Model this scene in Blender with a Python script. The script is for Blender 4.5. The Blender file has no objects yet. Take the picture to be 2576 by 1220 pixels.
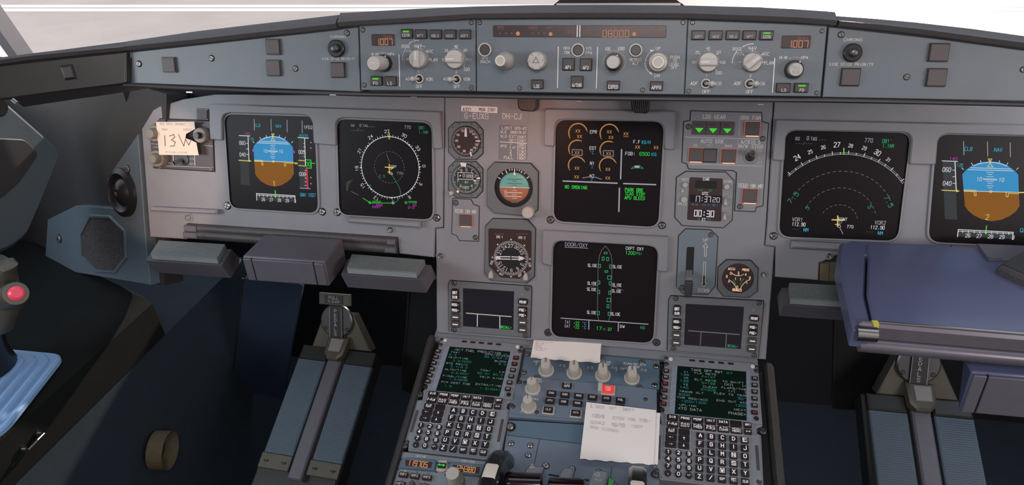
import bpy, math, random
from mathutils import Vector as V3, Matrix
from mathutils.geometry import tessellate_polygon
random.seed(7)
sc = bpy.context.scene
COL = sc.collection
W_, H_ = 2576.0, 1220.0
# ------------------------------------------------------------------ camera
FPX = 1750.0
CAM = V3((0.0632140, -1.0594039, 1.4753045))
RX = V3((0.981289908, 0.187137848, -0.045271858))
DN = V3((0.054192948, -0.494086973, -0.867721837))
FW = V3((-0.184751832, 0.849033266, -0.494984112))
cd = bpy.data.cameras.new('camera')
cd.sensor_width = 36.0
cd.lens = FPX / W_ * 36.0
cd.clip_start = 0.02
cd.clip_end = 500
cam = bpy.data.objects.new('camera', cd)
m = Matrix((RX, -DN, -FW)).transposed().to_4x4()
m.translation = CAM
cam.matrix_world = m
COL.objects.link(cam)
sc.camera = cam
# ------------------------------------------------------------------ light and exposure
sc.view_settings.view_transform = 'Standard'
sc.view_settings.look = 'None'
sc.view_settings.exposure = 0.0
sc.view_settings.gamma = 1.0
sc.view_settings.use_curve_mapping = False
wd = bpy.data.worlds.new('sky')
sc.world = wd
wd.use_nodes = True
wn = wd.node_tree
bg = wn.nodes['Background']
tc = wn.nodes.new('ShaderNodeTexCoord')
sx = wn.nodes.new('ShaderNodeSeparateXYZ')
rp = wn.nodes.new('ShaderNodeValToRGB')
wn.links.new(tc.outputs['Generated'], sx.inputs[0])
wn.links.new(sx.outputs['Z'], rp.inputs['Fac'])
wn.links.new(rp.outputs['Color'], bg.inputs['Color'])
rp.color_ramp.elements[0].position = 0.0
rp.color_ramp.elements[0].color = (1.0, 0.93, 0.86, 1)
rp.color_ramp.elements[1].position = 0.6
rp.color_ramp.elements[1].color = (0.72, 0.84, 1.0, 1)
bg.inputs['Strength'].default_value = 1.25

def lamp(name, kind, loc, tgt, power, color, **kw):
    l = bpy.data.lights.new(name, kind)
    l.energy = power
    l.color = color
    for k, v in kw.items():
        setattr(l, k, v)
    o = bpy.data.objects.new(name, l)
    o.location = loc
    o.rotation_euler = (V3(tgt) - V3(loc)).to_track_quat('-Z', 'Y').to_euler()
    COL.objects.link(o)
    return o
# low sun ahead and to the right of the aircraft, glaring off the apron
lamp('sun', 'SUN', (8, 30, 10), (0, 0, 0.0), 4.5, (1.0, 0.86, 0.72), angle=0.02)
# daylight entering by the two side windows plus an added ceiling fill imitating more of it
lamp('side_window_daylight', 'AREA', (-1.55, -1.3, 1.55), (0.1, 0.0, 0.9), 13, (0.86, 0.93, 1.0), shape='RECTANGLE', size=0.8, size_y=0.45)
lamp('side_window_daylight', 'AREA', (1.55, -1.5, 1.6), (0.0, 0.0, 0.95), 17, (1.0, 0.90, 0.89), shape='RECTANGLE', size=0.8, size_y=0.45)
lamp('ceiling_fill', 'AREA', (0.1, -1.25, 1.86), (0.0, -0.2, 0.9), 8, (1.0, 0.92, 0.88), shape='RECTANGLE', size=0.5, size_y=0.3)
# added warm spot that makes the light patch on the captain's dimmer panel
lamp('warm_patch_spot', 'SPOT', (-0.55, -0.95, 1.2), (-0.845, 0, 0.965), 22, (1.0, 0.60, 0.38), spot_size=math.radians(17), spot_blend=0.35, shadow_soft_size=0.01)
lamp('flood_lamp', 'SPOT', (-0.12, -0.17, 1.15), (-0.2, 0.04, 0.95), 1.1, (1.0, 0.45, 0.28), spot_size=math.radians(130), spot_blend=1.0, shadow_soft_size=0.06)

# ------------------------------------------------------------------ materials
MATS = {}
def mat(key, col, rough=0.5, metal=0.0, emit=None, es=1.0, noise=0.0, nscale=60.0, bump=0.0, bscale=400.0, coat=0.0, spec=0.5):
    mt = bpy.data.materials.new(key)
    mt.use_nodes = True
    nt = mt.node_tree
    bs = nt.nodes['Principled BSDF']
    bs.inputs['Base Color'].default_value = (*col, 1)
    bs.inputs['Roughness'].default_value = rough
    bs.inputs['Metallic'].default_value = metal
    bs.inputs['Specular IOR Level'].default_value = spec
    if coat:
        bs.inputs['Coat Weight'].default_value = coat
        bs.inputs['Coat Roughness'].default_value = 0.08
    if emit:
        bs.inputs['Emission Color'].default_value = (*emit, 1)
        bs.inputs['Emission Strength'].default_value = es
    if noise or bump:
        co = nt.nodes.new('ShaderNodeTexCoord')
    if noise:
        n = nt.nodes.new('ShaderNodeTexNoise')
        n.inputs['Scale'].default_value = nscale
        n.inputs['Detail'].default_value = 5
        nt.links.new(co.outputs['Object'], n.inputs['Vector'])
        r = nt.nodes.new('ShaderNodeMapRange')
        r.inputs['To Min'].default_value = 1 - noise
        r.inputs['To Max'].default_value = 1 + noise
        nt.links.new(n.outputs['Fac'], r.inputs['Value'])
        mx = nt.nodes.new('ShaderNodeMix')
        mx.data_type = 'RGBA'
        mx.blend_type = 'MULTIPLY'
        mx.inputs['Factor'].default_value = 1
        mx.inputs['A'].default_value = (*col, 1)
        nt.links.new(r.outputs['Result'], mx.inputs['B'])
        nt.links.new(mx.outputs['Result'], bs.inputs['Base Color'])
    if bump:
        n2 = nt.nodes.new('ShaderNodeTexNoise')
        n2.inputs['Scale'].default_value = bscale
        nt.links.new(co.outputs['Object'], n2.inputs['Vector'])
        bp = nt.nodes.new('ShaderNodeBump')
        bp.inputs['Strength'].default_value = bump
        bp.inputs['Distance'].default_value = 0.001
        nt.links.new(n2.outputs['Fac'], bp.inputs['Height'])
        nt.links.new(bp.outputs['Normal'], bs.inputs['Normal'])
    MATS[key] = mt
    return mt
mat('paint', (.205, .207, .228), .42, noise=.10, nscale=25, bump=.15, bscale=900)
mat('paintblue', (.110, .130, .150), .42, noise=.10, nscale=25, bump=.15, bscale=900)
mat('sidestrip', (.20, .225, .29), .4)
mat('pedmid', (.125, .160, .210), .42, noise=.10, nscale=30)
mat('pedpaint', (.185, .198, .222), .40, noise=.10, nscale=30, bump=.1, bscale=900)
mat('pedblue', (.085, .135, .185), .42, noise=.10, nscale=30)
mat('bezel', (.135, .145, .16), .4, noise=.06)
mat('instr', (.115, .125, .135), .4, noise=.06)
mat('black', (.008, .008, .009), .35, noise=.2)
mat('gap', (.006, .006, .007), .8)
mat('key', (.012, .007, .009), .38, noise=.1)
mat('keyg', (.055, .048, .05), .45, noise=.1)
mat('btn', (.045, .038, .04), .4, noise=.15, nscale=150)
mat('sqbtn', (.07, .055, .058), .5, noise=.15)
mat('inklit', (.62, .58, .58), .5, emit=(1, .92, .92), es=.30)
mat('dimknob', (.17, .15, .12), .4, noise=.08)
mat('glass', (.006, .005, .008), .12, spec=.35)
mat('scrn', (.009, .007, .009), .35, spec=.12)
mat('scrng', (.004, .012, .009), .35, spec=.12)
mat('lcd', (.012, .010, .018), .25, spec=.3)
mat('lcdr', (.045, .012, .012), .3, spec=.3)
mat('amberwin', (.045, .028, .03), .3)
mat('ink', (.62, .60, .60), .5)
mat('inkdim', (.36, .36, .38), .5)
mat('inkblack', (.02, .02, .02), .6)
mat('cream', (.62, .56, .47), .4, noise=.05)
mat('knob', (.40, .37, .345), .38, noise=.06)
mat('knobdk', (.20, .19, .185), .35, noise=.06)
mat('knobped', (.44, .405, .36), .42, noise=.05)
mat('metal', (.42, .40, .39), .28, 1.0, noise=.1)
mat('dkmetal', (.10, .10, .105), .4, .8, noise=.2)
mat('screw', (.16, .16, .16), .4, .6, noise=.2)
mat('leather', (.060, .054, .056), .50, noise=.12, nscale=80, bump=.5, bscale=500)
mat('leatherdk', (.022, .023, .021), .33, noise=.25, nscale=8, bump=.15, bscale=1500)
mat('kick', (.010, .019, .030), .9, noise=.3, nscale=30, bump=.5, bscale=900)  # dark blue that also carries the shade of the footwell
mat('leverplate', (.140, .172, .205), .42, noise=.08)
mat('console', (.0075, .0085, .0085), .8, noise=.35, nscale=18, spec=.12, bump=.15, bscale=900)
mat('rail', (.022, .020, .020), .6, noise=.3, nscale=40, bump=.3, bscale=700)
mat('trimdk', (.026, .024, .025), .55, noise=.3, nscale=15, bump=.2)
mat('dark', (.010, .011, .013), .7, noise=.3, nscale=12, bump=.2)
mat('carpet', (.012, .018, .026), .95, noise=.35, nscale=30, bump=.8, bscale=900)  # near-black, the footwell's shade is put into the carpet colour
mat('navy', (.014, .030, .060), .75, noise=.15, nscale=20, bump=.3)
mat('padribs', (.062, .092, .122), .6, noise=.12, nscale=40)
mat('footrib', (.20, .23, .235), .45, noise=.1)
mat('boot', (.21, .36, .60), .5, noise=.06, nscale=12)
mat('tray', (.085, .095, .175), .33, noise=.10, nscale=6, coat=.15)
mat('traymet', (.17, .155, .185), .3, .5, noise=.1)
mat('boxpl', (.10, .095, .115), .4, noise=.1)
mat('sidepl', (.085, .115, .14), .45, noise=.1)
mat('housing', (.065, .083, .095), .45, noise=.08, nscale=6)
mat('wheel', (.008, .008, .010), .3, coat=.3, noise=.1)
mat('gloss', (.010, .004, .006), .10, coat=.8)
mat('paper', (.74, .69, .66), .75, noise=.03, nscale=20)
mat('paperwarm', (.74, .66, .56), .75, noise=.03, nscale=20)
mat('pencil', (.28, .27, .30), .8)
mat('pen', (.16, .11, .07), .7)
mat('red', (.55, .03, .07), .3, emit=(1, .1, .18), es=.25)
mat('redlit', (.6, .03, .03), .4, emit=(1, .04, .05), es=.42)
mat('tan', (.10, .08, .045), .7, noise=.3)
mat('yellow', (.55, .50, .06), .5)
mat('sky_sphere', (.10, .30, .27), .5)
mat('earth_sphere', (.30, .11, .06), .5)
mat('ltgreen', (.05, .35, .10), .5)
mat('olive', (.085, .078, .062), .45, .3, noise=.2)
def em(key, c, s=1.0):
    mat(key, tuple(x * .06 for x in c), .5, emit=c, es=s, spec=.08)
em('e_white', (.78, .78, .80), .80)
em('e_grey', (.50, .50, .56), .62)
em('e_dim', (.22, .22, .24), .6)
em('e_green', (.04, .80, .08), .80)
em('e_dgreen', (.05, .50, .22), .6)
em('e_cyan', (.06, .62, .80), .62)
em('e_mag', (.75, .08, .70), .75)
em('e_amber', (.80, .36, .12), .8)
em('e_yellow', (.85, .66, .14), .8)
em('e_red', (.70, .05, .08), .7)
em('e_sky', (.045, .30, .60), .80)
em('e_earth', (.27, .105, .015), .80)
em('e_tape', (.045, .05, .055), .8)
em('e_orange', (.75, .16, .08), .6)
em('e_orhot', (1.0, .62, .40), 1.0)
em('e_lcd', (.62, .58, .62), .8)
em('e_or7', (.62, .27, .16), .75)
em('e_ordim', (.40, .18, .13), .55)
em('e_mcw', (.30, .33, .32), .8)
em('e_mcg', (.02, .30, .12), .7)
em('e_lime', (.12, .65, .04), .8)

# tarmac seen through the windshield
def tarmac():
    mt = bpy.data.materials.new('tarmac')
    mt.use_nodes = True
    nt = mt.node_tree
    bs = nt.nodes['Principled BSDF']
    co = nt.nodes.new('ShaderNodeTexCoord')
    n = nt.nodes.new('ShaderNodeTexNoise')
    n.inputs['Scale'].default_value = .35
    n.inputs['Detail'].default_value = 8
    n.inputs['Roughness'].default_value = .62
    nt.links.new(co.outputs['Object'], n.inputs['Vector'])
    cr = nt.nodes.new('ShaderNodeValToRGB')
    cr.color_ramp.elements[0].position = .3
    cr.color_ramp.elements[0].color = (.375, .300, .268, 1)
    cr.color_ramp.elements[1].position = .7
    cr.color_ramp.elements[1].color = (.455, .375, .335, 1)
    nt.links.new(n.outputs['Fac'], cr.inputs['Fac'])
    nt.links.new(cr.outputs['Color'], bs.inputs['Base Color'])
    bs.inputs['Roughness'].default_value = .48
    bs.inputs['Specular IOR Level'].default_value = .5
    MATS['tarmac'] = mt
tarmac()
mat('linepaint', (.80, .74, .66), .6)
mat('concrete', (.55, .52, .48), .8, noise=.1, nscale=1)
# clear windshield glass: mostly see-through with a faint reflection
gm = bpy.data.materials.new('windshield_glass')
gm.use_nodes = True
nt = gm.node_tree
nt.nodes.clear()
out = nt.nodes.new('ShaderNodeOutputMaterial')
tr = nt.nodes.new('ShaderNodeBsdfTransparent')
gl = nt.nodes.new('ShaderNodeBsdfGlossy')
gl.inputs['Roughness'].default_value = .02
mxs = nt.nodes.new('ShaderNodeMixShader')
mxs.inputs[0].default_value = .04
nt.links.new(tr.outputs[0], mxs.inputs[1])
nt.links.new(gl.outputs[0], mxs.inputs[2])
nt.links.new(mxs.outputs[0], out.inputs[0])
MATS['wglass'] = gm

# ------------------------------------------------------------------ geometry helpers
def ray(px, py):
    return RX * ((px - W_ / 2) / FPX) + DN * ((py - H_ / 2) / FPX) + FW
def AX(px, py, x):
    d = ray(px, py); return CAM + d * ((x - CAM.x) / d.x)
def AY(px, py, y):
    d = ray(px, py); return CAM + d * ((y - CAM.y) / d.y)
def AZ(px, py, z):
    d = ray(px, py); return CAM + d * ((z - CAM.z) / d.z)

class Pl:
    """A flat working surface: origin, right, up and outward axes."""
    def __init__(s, O, U, V):
        s.O = V3(O); s.U = V3(U).normalized()
        v = V3(V); s.V = (v - s.U * v.dot(s.U)).normalized()
        s.W = s.U.cross(s.V)
        s.M = Matrix((s.U, s.V, s.W)).transposed()
    def hit(s, px, py):
        d = ray(px, py)
        p = CAM + d * ((s.O - CAM).dot(s.W) / d.dot(s.W)) - s.O
        return (p.dot(s.U), p.dot(s.V))
    def world(s, u, v, w=0):
        return s.O + s.U * u + s.V * v + s.W * w
    def off(s, w):
        return Pl(s.O + s.W * w, s.U, s.V)
    def local(s, P):
        d = V3(P) - s.O
        return V3((d.dot(s.U), d.dot(s.V), d.dot(s.W)))
t18, t20 = math.radians(18), math.radians(15.2)
PM = Pl((0, 0, 1.0), (1, 0, 0), (0, math.sin(t18), math.cos(t18)))     # main instrument panel
PG = Pl((0, -.2, 1.25), (1, 0, 0), (0, math.sin(t20), math.cos(t20)))  # glareshield face
_b = PM.world(*PM.hit(1500, 872))
PP = Pl(_b, (1, 0, 0), (0, math.cos(t18), math.sin(t18)))              # pedestal top
PW = Pl((0, 0, 0), (1, 0, 0), (0, 1, 0))                               # plan view, outward = up

ZO = [0.0, 0.0, 1.0]
def F(x, y, s):
    ZO[:] = [x, y, s]
def px_(X, Y):
    return ZO[0] + X / ZO[2], ZO[1] + Y / ZO[2]

class Th:
    """One top-level thing: an Empty whose frame is the surface it is mounted on."""
    def __init__(s, name, label, cat, pl, c=None, group=None, uv=None, kind=None):
        s.pl = pl
        s.c = uv if uv else (pl.hit(*px_(*c)) if c else (0, 0))
        o = bpy.data.objects.new(name, None)
        o.empty_display_size = .02
        mm = pl.M.to_4x4(); mm.translation = pl.world(*s.c)
        o.matrix_world = mm
        COL.objects.link(o)
        if label: o['label'] = label
        if cat: o['category'] = cat
        if group: o['group'] = group
        if kind: o['kind'] = kind
        s.o = o

def offset(poly, d):
    n = len(poly); a = sum(poly[i][0] * poly[(i + 1) % n][1] - poly[(i + 1) % n][0] * poly[i][1] for i in range(n))
    sg = 1 if a > 0 else -1
    out = []
    for i in range(n):
        p0, p1, p2 = poly[i - 1], poly[i], poly[(i + 1) % n]
        e1 = (p1[0] - p0[0], p1[1] - p0[1]); e2 = (p2[0] - p1[0], p2[1] - p1[1])
        l1 = math.hypot(*e1) or 1e-9; l2 = math.hypot(*e2) or 1e-9
        n1 = (-e1[1] / l1 * sg, e1[0] / l1 * sg); n2 = (-e2[1] / l2 * sg, e2[0] / l2 * sg)
        k = 1 + n1[0] * n2[0] + n1[1] * n2[1]
        k = max(k, .35)
        out.append((p1[0] + (n1[0] + n2[0]) / k * d, p1[1] + (n1[1] + n2[1]) / k * d))
    return out

def rrect(cx, cy, w, h, r=0, k=5):
    if r <= 0:
        return [(cx - w / 2, cy - h / 2), (cx + w / 2, cy - h / 2), (cx + w / 2, cy + h / 2), (cx - w / 2, cy + h / 2)]
    r = min(r, w / 2, h / 2); out = []
    for sx_, sy_, a0 in ((1, -1, -90), (1, 1, 0), (-1, 1, 90), (-1, -1, 180)):
        for i in range(k + 1):
            a = math.radians(a0 + 90 * i / k)
            out.append((cx + sx_ * (w / 2 - r) + r * math.cos(a), cy + sy_ * (h / 2 - r) + r * math.sin(a)))
    return out
def rquad(q, r, k=5):
    """round the corners of any polygon"""
    out = []; n = len(q)
    for i in range(n):
        p0, p1, p2 = q[i - 1], q[i], q[(i + 1) % n]
        a = V3((p0[0] - p1[0], p0[1] - p1[1], 0)); b = V3((p2[0] - p1[0], p2[1] - p1[1], 0))
        rr = min(r, a.length * .45, b.length * .45)
        A = V3((*p1, 0)) + a.normalized() * rr; B = V3((*p1, 0)) + b.normalized() * rr; C = V3((*p1, 0))
        for j in range(k + 1):
            t = j / k
            P = A * (1 - t) ** 2 + C * 2 * t * (1 - t) + B * t * t
            out.append((P.x, P.y))
    return out

GL = {
'A': '00 24 40|02 42'.replace('24', '26'), 'B': '00 06 36 45 44 33 03|33 42 41 30 00', 'C': '45 36 16 05 01 10 30 41', 'D': '00 06 26 44 42 20 00',
'E': '46 06 00 40|03 33', 'F': '46 06 00|03 33', 'G': '45 36 16 05 01 10 30 41 43 23', 'H': '00 06|40 46|03 43', 'I': '20 26', 'J': '46 41 30 10 01',
'K': '00 06|46 02|13 40', 'L': '06 00 40', 'M': '00 06 23 46 40', 'N': '00 06 40 46', 'O': '10 01 05 16 36 45 41 30 10', 'P': '00 06 36 45 44 33 03',
'Q': '10 01 05 16 36 45 41 30 10|22 40', 'R': '00 06 36 45 44 33 03|23 40', 'S': '45 36 16 05 04 13 33 42 41 30 10 01', 'T': '06 46|26 20',
'U': '06 01 10 30 41 46', 'V': '06 20 46', 'W': '06 10 24 30 46', 'X': '00 46|06 40', 'Y': '06 23 46|23 20', 'Z': '06 46 00 40',
'0': '10 01 05 16 36 45 41 30 10', '1': '15 26 20', '2': '05 16 36 45 44 00 40', '3': '05 16 36 45 44 33 13|33 42 41 30 10 01', '4': '30 36 02 42',
'5': '46 06 04 34 43 41 30 10 01', '6': '45 36 16 05 01 10 30 41 42 33 03', '7': '06 46 10', '8': '13 04 05 16 36 45 44 33 13 02 01 10 30 41 42 33',
'9': '01 10 30 41 45 36 16 05 04 13 43', '/': '00 46', '-': '13 33', '+': '13 33|22 24', '.': '20 21', ':': '21 22|24 25', '<': '45 03 41', '>': '05 43 01',
'o': '15 16 26 25 15', '[': '36 16 10 30', ']': '16 36 30 10', '=': '02 42|04 44', '%': '00 46|05 15|31 41', '&': '40 04 15 26 35 11 10 30 42', '_': '00 40',
"'": '25 26', ' ': '', '?': '05 16 36 45 44 23 22|20 20', '^': '04 26 44|26 20', 'v': '02 20 42|20 26', 'w': '12 32 33 13 12', '*': '22 24|13 33|12 34'}
SEG = {'0': 'abcdef', '1': 'bc', '2': 'abged', '3': 'abgcd', '4': 'fgbc', '5': 'afgcd', '6': 'afgedc', '7': 'abc', '8': 'abcdefg', '9': 'abcdfg'}
SP = {'a': (0, 6, 4, 6), 'b': (4, 3, 4, 6), 'c': (4, 0, 4, 3), 'd': (0, 0, 4, 0), 'e': (0, 0, 0, 3), 'f': (0, 3, 0, 6), 'g': (0, 3, 4, 3)}

class B:
    """Collects shapes in the frame of a thing and links them as one mesh object."""
    def __init__(s, t, smooth=True):
        s.t = t; s.pl = t.pl; s.v = []; s.f = []; s.m = []; s.mats = []; s.sm = smooth; s.ow = 0.0
    def mi(s, k):
        if k not in s.mats: s.mats.append(k)
        return s.mats.index(k)
    def add(s, vs, fs, k):
        o = len(s.v); i = s.mi(k); cx, cy = s.t.c
        s.v += [(x - cx, y - cy, z + s.ow) for x, y, z in vs]
        for f in fs:
            s.f.append([q + o for q in f]); s.m.append(i)
    # -- coordinates
    def c(s, X, Y):
        return s.pl.hit(*px_(X, Y))
    def su(s, X, Y):
        return (s.pl.hit(*px_(X + 2, Y))[0] - s.pl.hit(*px_(X - 2, Y))[0]) / 4
    def sv(s, X, Y):
        return (s.pl.hit(*px_(X, Y - 2))[1] - s.pl.hit(*px_(X, Y + 2))[1]) / 4
    # -- solids
    def prism(s, poly, w0, w1, k, bev=0.0, ktop=None, back=False):
        n = len(poly)
        a = sum(poly[i][0] * poly[(i + 1) % n][1] - poly[(i + 1) % n][0] * poly[i][1] for i in range(n))
        if a < 0: poly = poly[::-1]
        vs = [(x, y, w0) for x, y in poly]
        if bev > 0:
            vs += [(x, y, w1 - bev) for x, y in poly] + [(x, y, w1) for x, y in offset(poly, bev)]
            L = 3
        else:
            vs += [(x, y, w1) for x, y in poly]; L = 2
        fs = []
        for l in range(L - 1):
            for i in range(n):
                j = (i + 1) % n
                fs.append([l * n + i, l * n + j, (l + 1) * n + j, (l + 1) * n + i])
        if back: fs.append(list(range(n))[::-1])
        s.add(vs, fs, k)
        s.add(vs[(L - 1) * n:], s.cap(vs[(L - 1) * n:]), ktop or k)
    @staticmethod
    def cap(vs):
        n = len(vs)
        def z(i):
            a, b_, c_ = vs[i - 1], vs[i], vs[(i + 1) % n]
            return (b_[0] - a[0]) * (c_[1] - b_[1]) - (b_[1] - a[1]) * (c_[0] - b_[0])
        if all(z(i) > -1e-12 for i in range(n)): return [list(range(n))]
        out = []
        for t3 in tessellate_polygon([[V3((p[0], p[1], 0)) for p in vs]]):
            a, b_, c_ = (vs[i] for i in t3)
            ar = (b_[0] - a[0]) * (c_[1] - a[1]) - (b_[1] - a[1]) * (c_[0] - a[0])
            out.append(list(t3) if ar > 0 else list(t3)[::-1])
        return out
    def flat(s, poly, w, k):
        n = len(poly)
        a = sum(poly[i][0] * poly[(i + 1) % n][1] - poly[(i + 1) % n][0] * poly[i][1] for i in range(n))
        if a < 0: poly = poly[::-1]
        s.add([(x, y, w) for x, y in poly], s.cap([(x, y, w) for x, y in poly]), k)
    def poly(s, pts, w0, w1, k, bev=0.0, r=0.0, **kw):
        q = [s.c(*p) for p in pts]
        if r: q = rquad(q, r)
        s.prism(q, w0, w1, k, bev, **kw)
    def fpoly(s, pts, w, k, r=0.0):
        q = [s.c(*p) for p in pts]
        if r: q = rquad(q, r)
        s.flat(q, w, k)
    def rect(s, X, Y, Wp, Hp, w0, w1, k, bev=0.0, r=0.0, **kw):
        """upright rectangle centred on photo point, size in photo pixels"""
        u, v = s.c(X, Y)
        s.prism(rrect(u, v, Wp * s.su(X, Y), Hp * s.sv(X, Y), r), w0, w1, k, bev, **kw)
    def frect(s, X, Y, Wp, Hp, w, k, r=0.0):
        u, v = s.c(X, Y)
        s.flat(rrect(u, v, Wp * s.su(X, Y), Hp * s.sv(X, Y), r), w, k)
    def lathe(s, u, v, prof, k, n=32, cap=True, ph=0.0, flute=0.0, nf=12):
        vs = []; fs = []
        for (r, w) in prof:
            for i in range(n):
                a = 2 * math.pi * i / n + ph
                rr = r * (1 + flute * math.cos(nf * a)) if flute else r
                vs.append((u + rr * math.cos(a), v + rr * math.sin(a), w))
        for l in range(len(prof) - 1):
            for i in range(n):
                j = (i + 1) % n
                fs.append([l * n + i, l * n + j, (l + 1) * n + j, (l + 1) * n + i])
        if cap: fs.append([(len(prof) - 1) * n + i for i in range(n)])
        s.add(vs, fs, k)
    def cyl(s, X, Y, R, w0, w1, k, bev=0.0, n=28, **kw):
        u, v = s.c(X, Y); r = R * s.su(X, Y)
        s.lathe(u, v, [(r, w0), (r, w1 - bev), (r - bev, w1)] if bev else [(r, w0), (r, w1)], k, n, **kw)
    def frame(s, outer, inner, w0, w1, wi, k, bev=0.0, kin=None):
        """ring between an outer and an inner outline, both star-shaped about the inner centre; inner walls go down to wi"""
        cx = sum(p[0] for p in inner) / len(inner); cy = sum(p[1] for p in inner) / len(inner)
        angs = sorted({round(math.atan2(p[1] - cy, p[0] - cx), 4) for p in outer + inner} | {round(-math.pi + i * math.pi / 24, 4) for i in range(1, 49)})
        def cast(poly, a):
            dx, dy = math.cos(a), math.sin(a); best = 0
            n = len(poly)
            for i in range(n):
                x1, y1 = poly[i][0] - cx, poly[i][1] - cy; x2, y2 = poly[(i + 1) % n][0] - cx, poly[(i + 1) % n][1] - cy
                ex, ey = x2 - x1, y2 - y1; de = dx * ey - dy * ex
                if abs(de) < 1e-12: continue
                t = (x1 * ey - y1 * ex) / de; q = (x1 * dy - y1 * dx) / de
                if -1e-6 <= q <= 1 + 1e-6 and t > best: best = t
            return (cx + dx * best, cy + dy * best)
        O = [cast(outer, a) for a in angs]; I = [cast(inner, a) for a in angs]; n = len(angs)
        O2 = [(cx + (x - cx) * (1 - bev / max(1e-6, math.hypot(x - cx, y - cy))), cy + (y - cy) * (1 - bev / max(1e-6, math.hypot(x - cx, y - cy)))) for x, y in O]
        rings = [[(x, y, w0) for x, y in O], [(x, y, w1 - bev) for x, y in O], [(x, y, w1) for x, y in O2], [(x, y, w1) for x, y in I]]
        vs = sum(rings, []); fs = []
        for l in range(3):
            for i in range(n):
                j = (i + 1) % n
                fs.append([l * n + i, l * n + j, (l + 1) * n + j, (l + 1) * n + i])
        s.add(vs, fs, k)
        vs = rings[3] + [(x, y, wi) for x, y in I]
        s.add(vs, [[i, (i + 1) % n, n + (i + 1) % n, n + i] for i in range(n)], kin or k)
    def ring(s, u, v, r0, r1, w0, w1, k, n=32):
        s.lathe(u, v, [(r1, w0), (r1, w1), (r0, w1), (r0, w0)], k, n, cap=False)
    # -- drawing
    def line(s, pts, lw, w, k, closed=False):
        """flat strokes through plane points"""
        if closed: pts = pts + [pts[0]]
        h = lw / 2
        vs = []; fs = []
        for (x1, y1), (x2, y2) in zip(pts[:-1], pts[1:]):
            dx, dy = x2 - x1, y2 - y1; l = math.hypot(dx, dy)
            if l < 1e-9: dx, dy, l = 1, 0, 1
            dx, dy = dx / l * h, dy / l * h
            o = len(vs)
            vs += [(x1 - dx * .8 + dy, y1 - dy * .8 - dx, w), (x2 + dx * .8 + dy, y2 + dy * .8 - dx, w), (x2 + dx * .8 - dy, y2 + dy * .8 + dx, w), (x1 - dx * .8 - dy, y1 - dy * .8 + dx, w)]
            fs.append([o, o + 1, o + 2, o + 3])
        s.add(vs, fs, k)
    def L(s, pts, lw, k, w=.0004, closed=False):
        """stroke given in photo pixels"""
        u = s.su(*pts[0])
        s.line([s.c(*p) for p in pts], lw * u, w, k, closed)
    def arc(s, X, Y, R, a0, a1, lw, k, w=.0004, n=None, dash=0):
        u, v = s.c(X, Y); q = s.su(X, Y)
        n = n or max(6, int(abs(a1 - a0) / 6))
        P = [(u + R * q * math.cos(math.radians(a0 + (a1 - a0) * i / n)), v + R * q * math.sin(math.radians(a0 + (a1 - a0) * i / n))) for i in range(n + 1)]
        if dash:
            for i in range(0, n, 2): s.line(P[i:i + 2], lw * q, w, k)
        else:
            s.line(P, lw * q, w, k)
    def ticks(s, X, Y, R0, R1, angs, lw, k, w=.0004):
        u, v = s.c(X, Y); q = s.su(X, Y)
        for a in angs:
            ca, sa = math.cos(math.radians(a)), math.sin(math.radians(a))
            s.line([(u + R0 * q * ca, v + R0 * q * sa), (u + R1 * q * ca, v + R1 * q * sa)], lw * q, w, k)
    def T(s, txt, X, Y, H, k, lw=.15, w=.0004, Wd=None, rot=0.0, al='c', sx=1.0, uv=None, seg=False):
        """lettering; centre X,Y and capital height H in photo pixels (or uv + metres)"""
        if uv:
            u, v = uv; h = H; tw = Wd
        else:
            u, v = s.c(X, Y); h = H * s.sv(X, Y); tw = Wd * s.su(X, Y) if Wd else None
        e = h / 6; n = len(txt)
        ex = e * sx; adv = 5.9 * ex
        if seg: adv = 6.2 * ex
        tot = adv * (n - 1) + 4 * ex
        if tw:
            f = tw / tot; ex *= f; adv *= f; tot = tw
        x0 = {'c': -tot / 2, 'l': 0, 'r': -tot}[al]
        ca, sa = math.cos(math.radians(rot)), math.sin(math.radians(rot))
        def tp(gx, gy, i):
            x = x0 + i * adv + gx * ex; y = gy * e - h / 2
            return (u + x * ca - y * sa, v + x * sa + y * ca)
        i = 0
        for ch in txt:
            if seg and ch in SEG:
                for q in SEG[ch]:
                    a, b_, c_, d_ = SP[q]
                    s.line([tp(a, b_, i), tp(c_, d_, i)], lw * h, w, k)
            elif seg and ch == '.':
                s.line([tp(5, 0, i - 1), tp(5, .4, i - 1)], lw * h, w, k)
                i -= 1
            elif ch in GL and GL[ch]:
                for st in GL[ch].split('|'):
                    s.line([tp(int(p[0]), int(p[1]), i) for p in st.split()], lw * h, w, k)
            i += 1
    # -- free solids, world points
    def loft(s, rings, k, cap=True, closed=True):
        n = len(rings[0]); pl = s.pl
        vs = [tuple(pl.local(p)) for r in rings for p in r]
        fs = []
        for l in range(len(rings) - 1):
            for i in range(n if closed else n - 1):
                j = (i + 1) % n
                fs.append([l * n + i, l * n + j, (l + 1) * n + j, (l + 1) * n + i])
        if cap and closed:
            fs.append(list(range(n))[::-1]); fs.append([(len(rings) - 1) * n + i for i in range(n)])
        s.add(vs, fs, k)
    def box(s, a, b, k):
        x0, y0, z0 = a; x1, y1, z1 = b
        s.loft([[V3((x0, y0, z)), V3((x1, y0, z)), V3((x1, y1, z)), V3((x0, y1, z))] for z in (z0, z1)], k)
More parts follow.
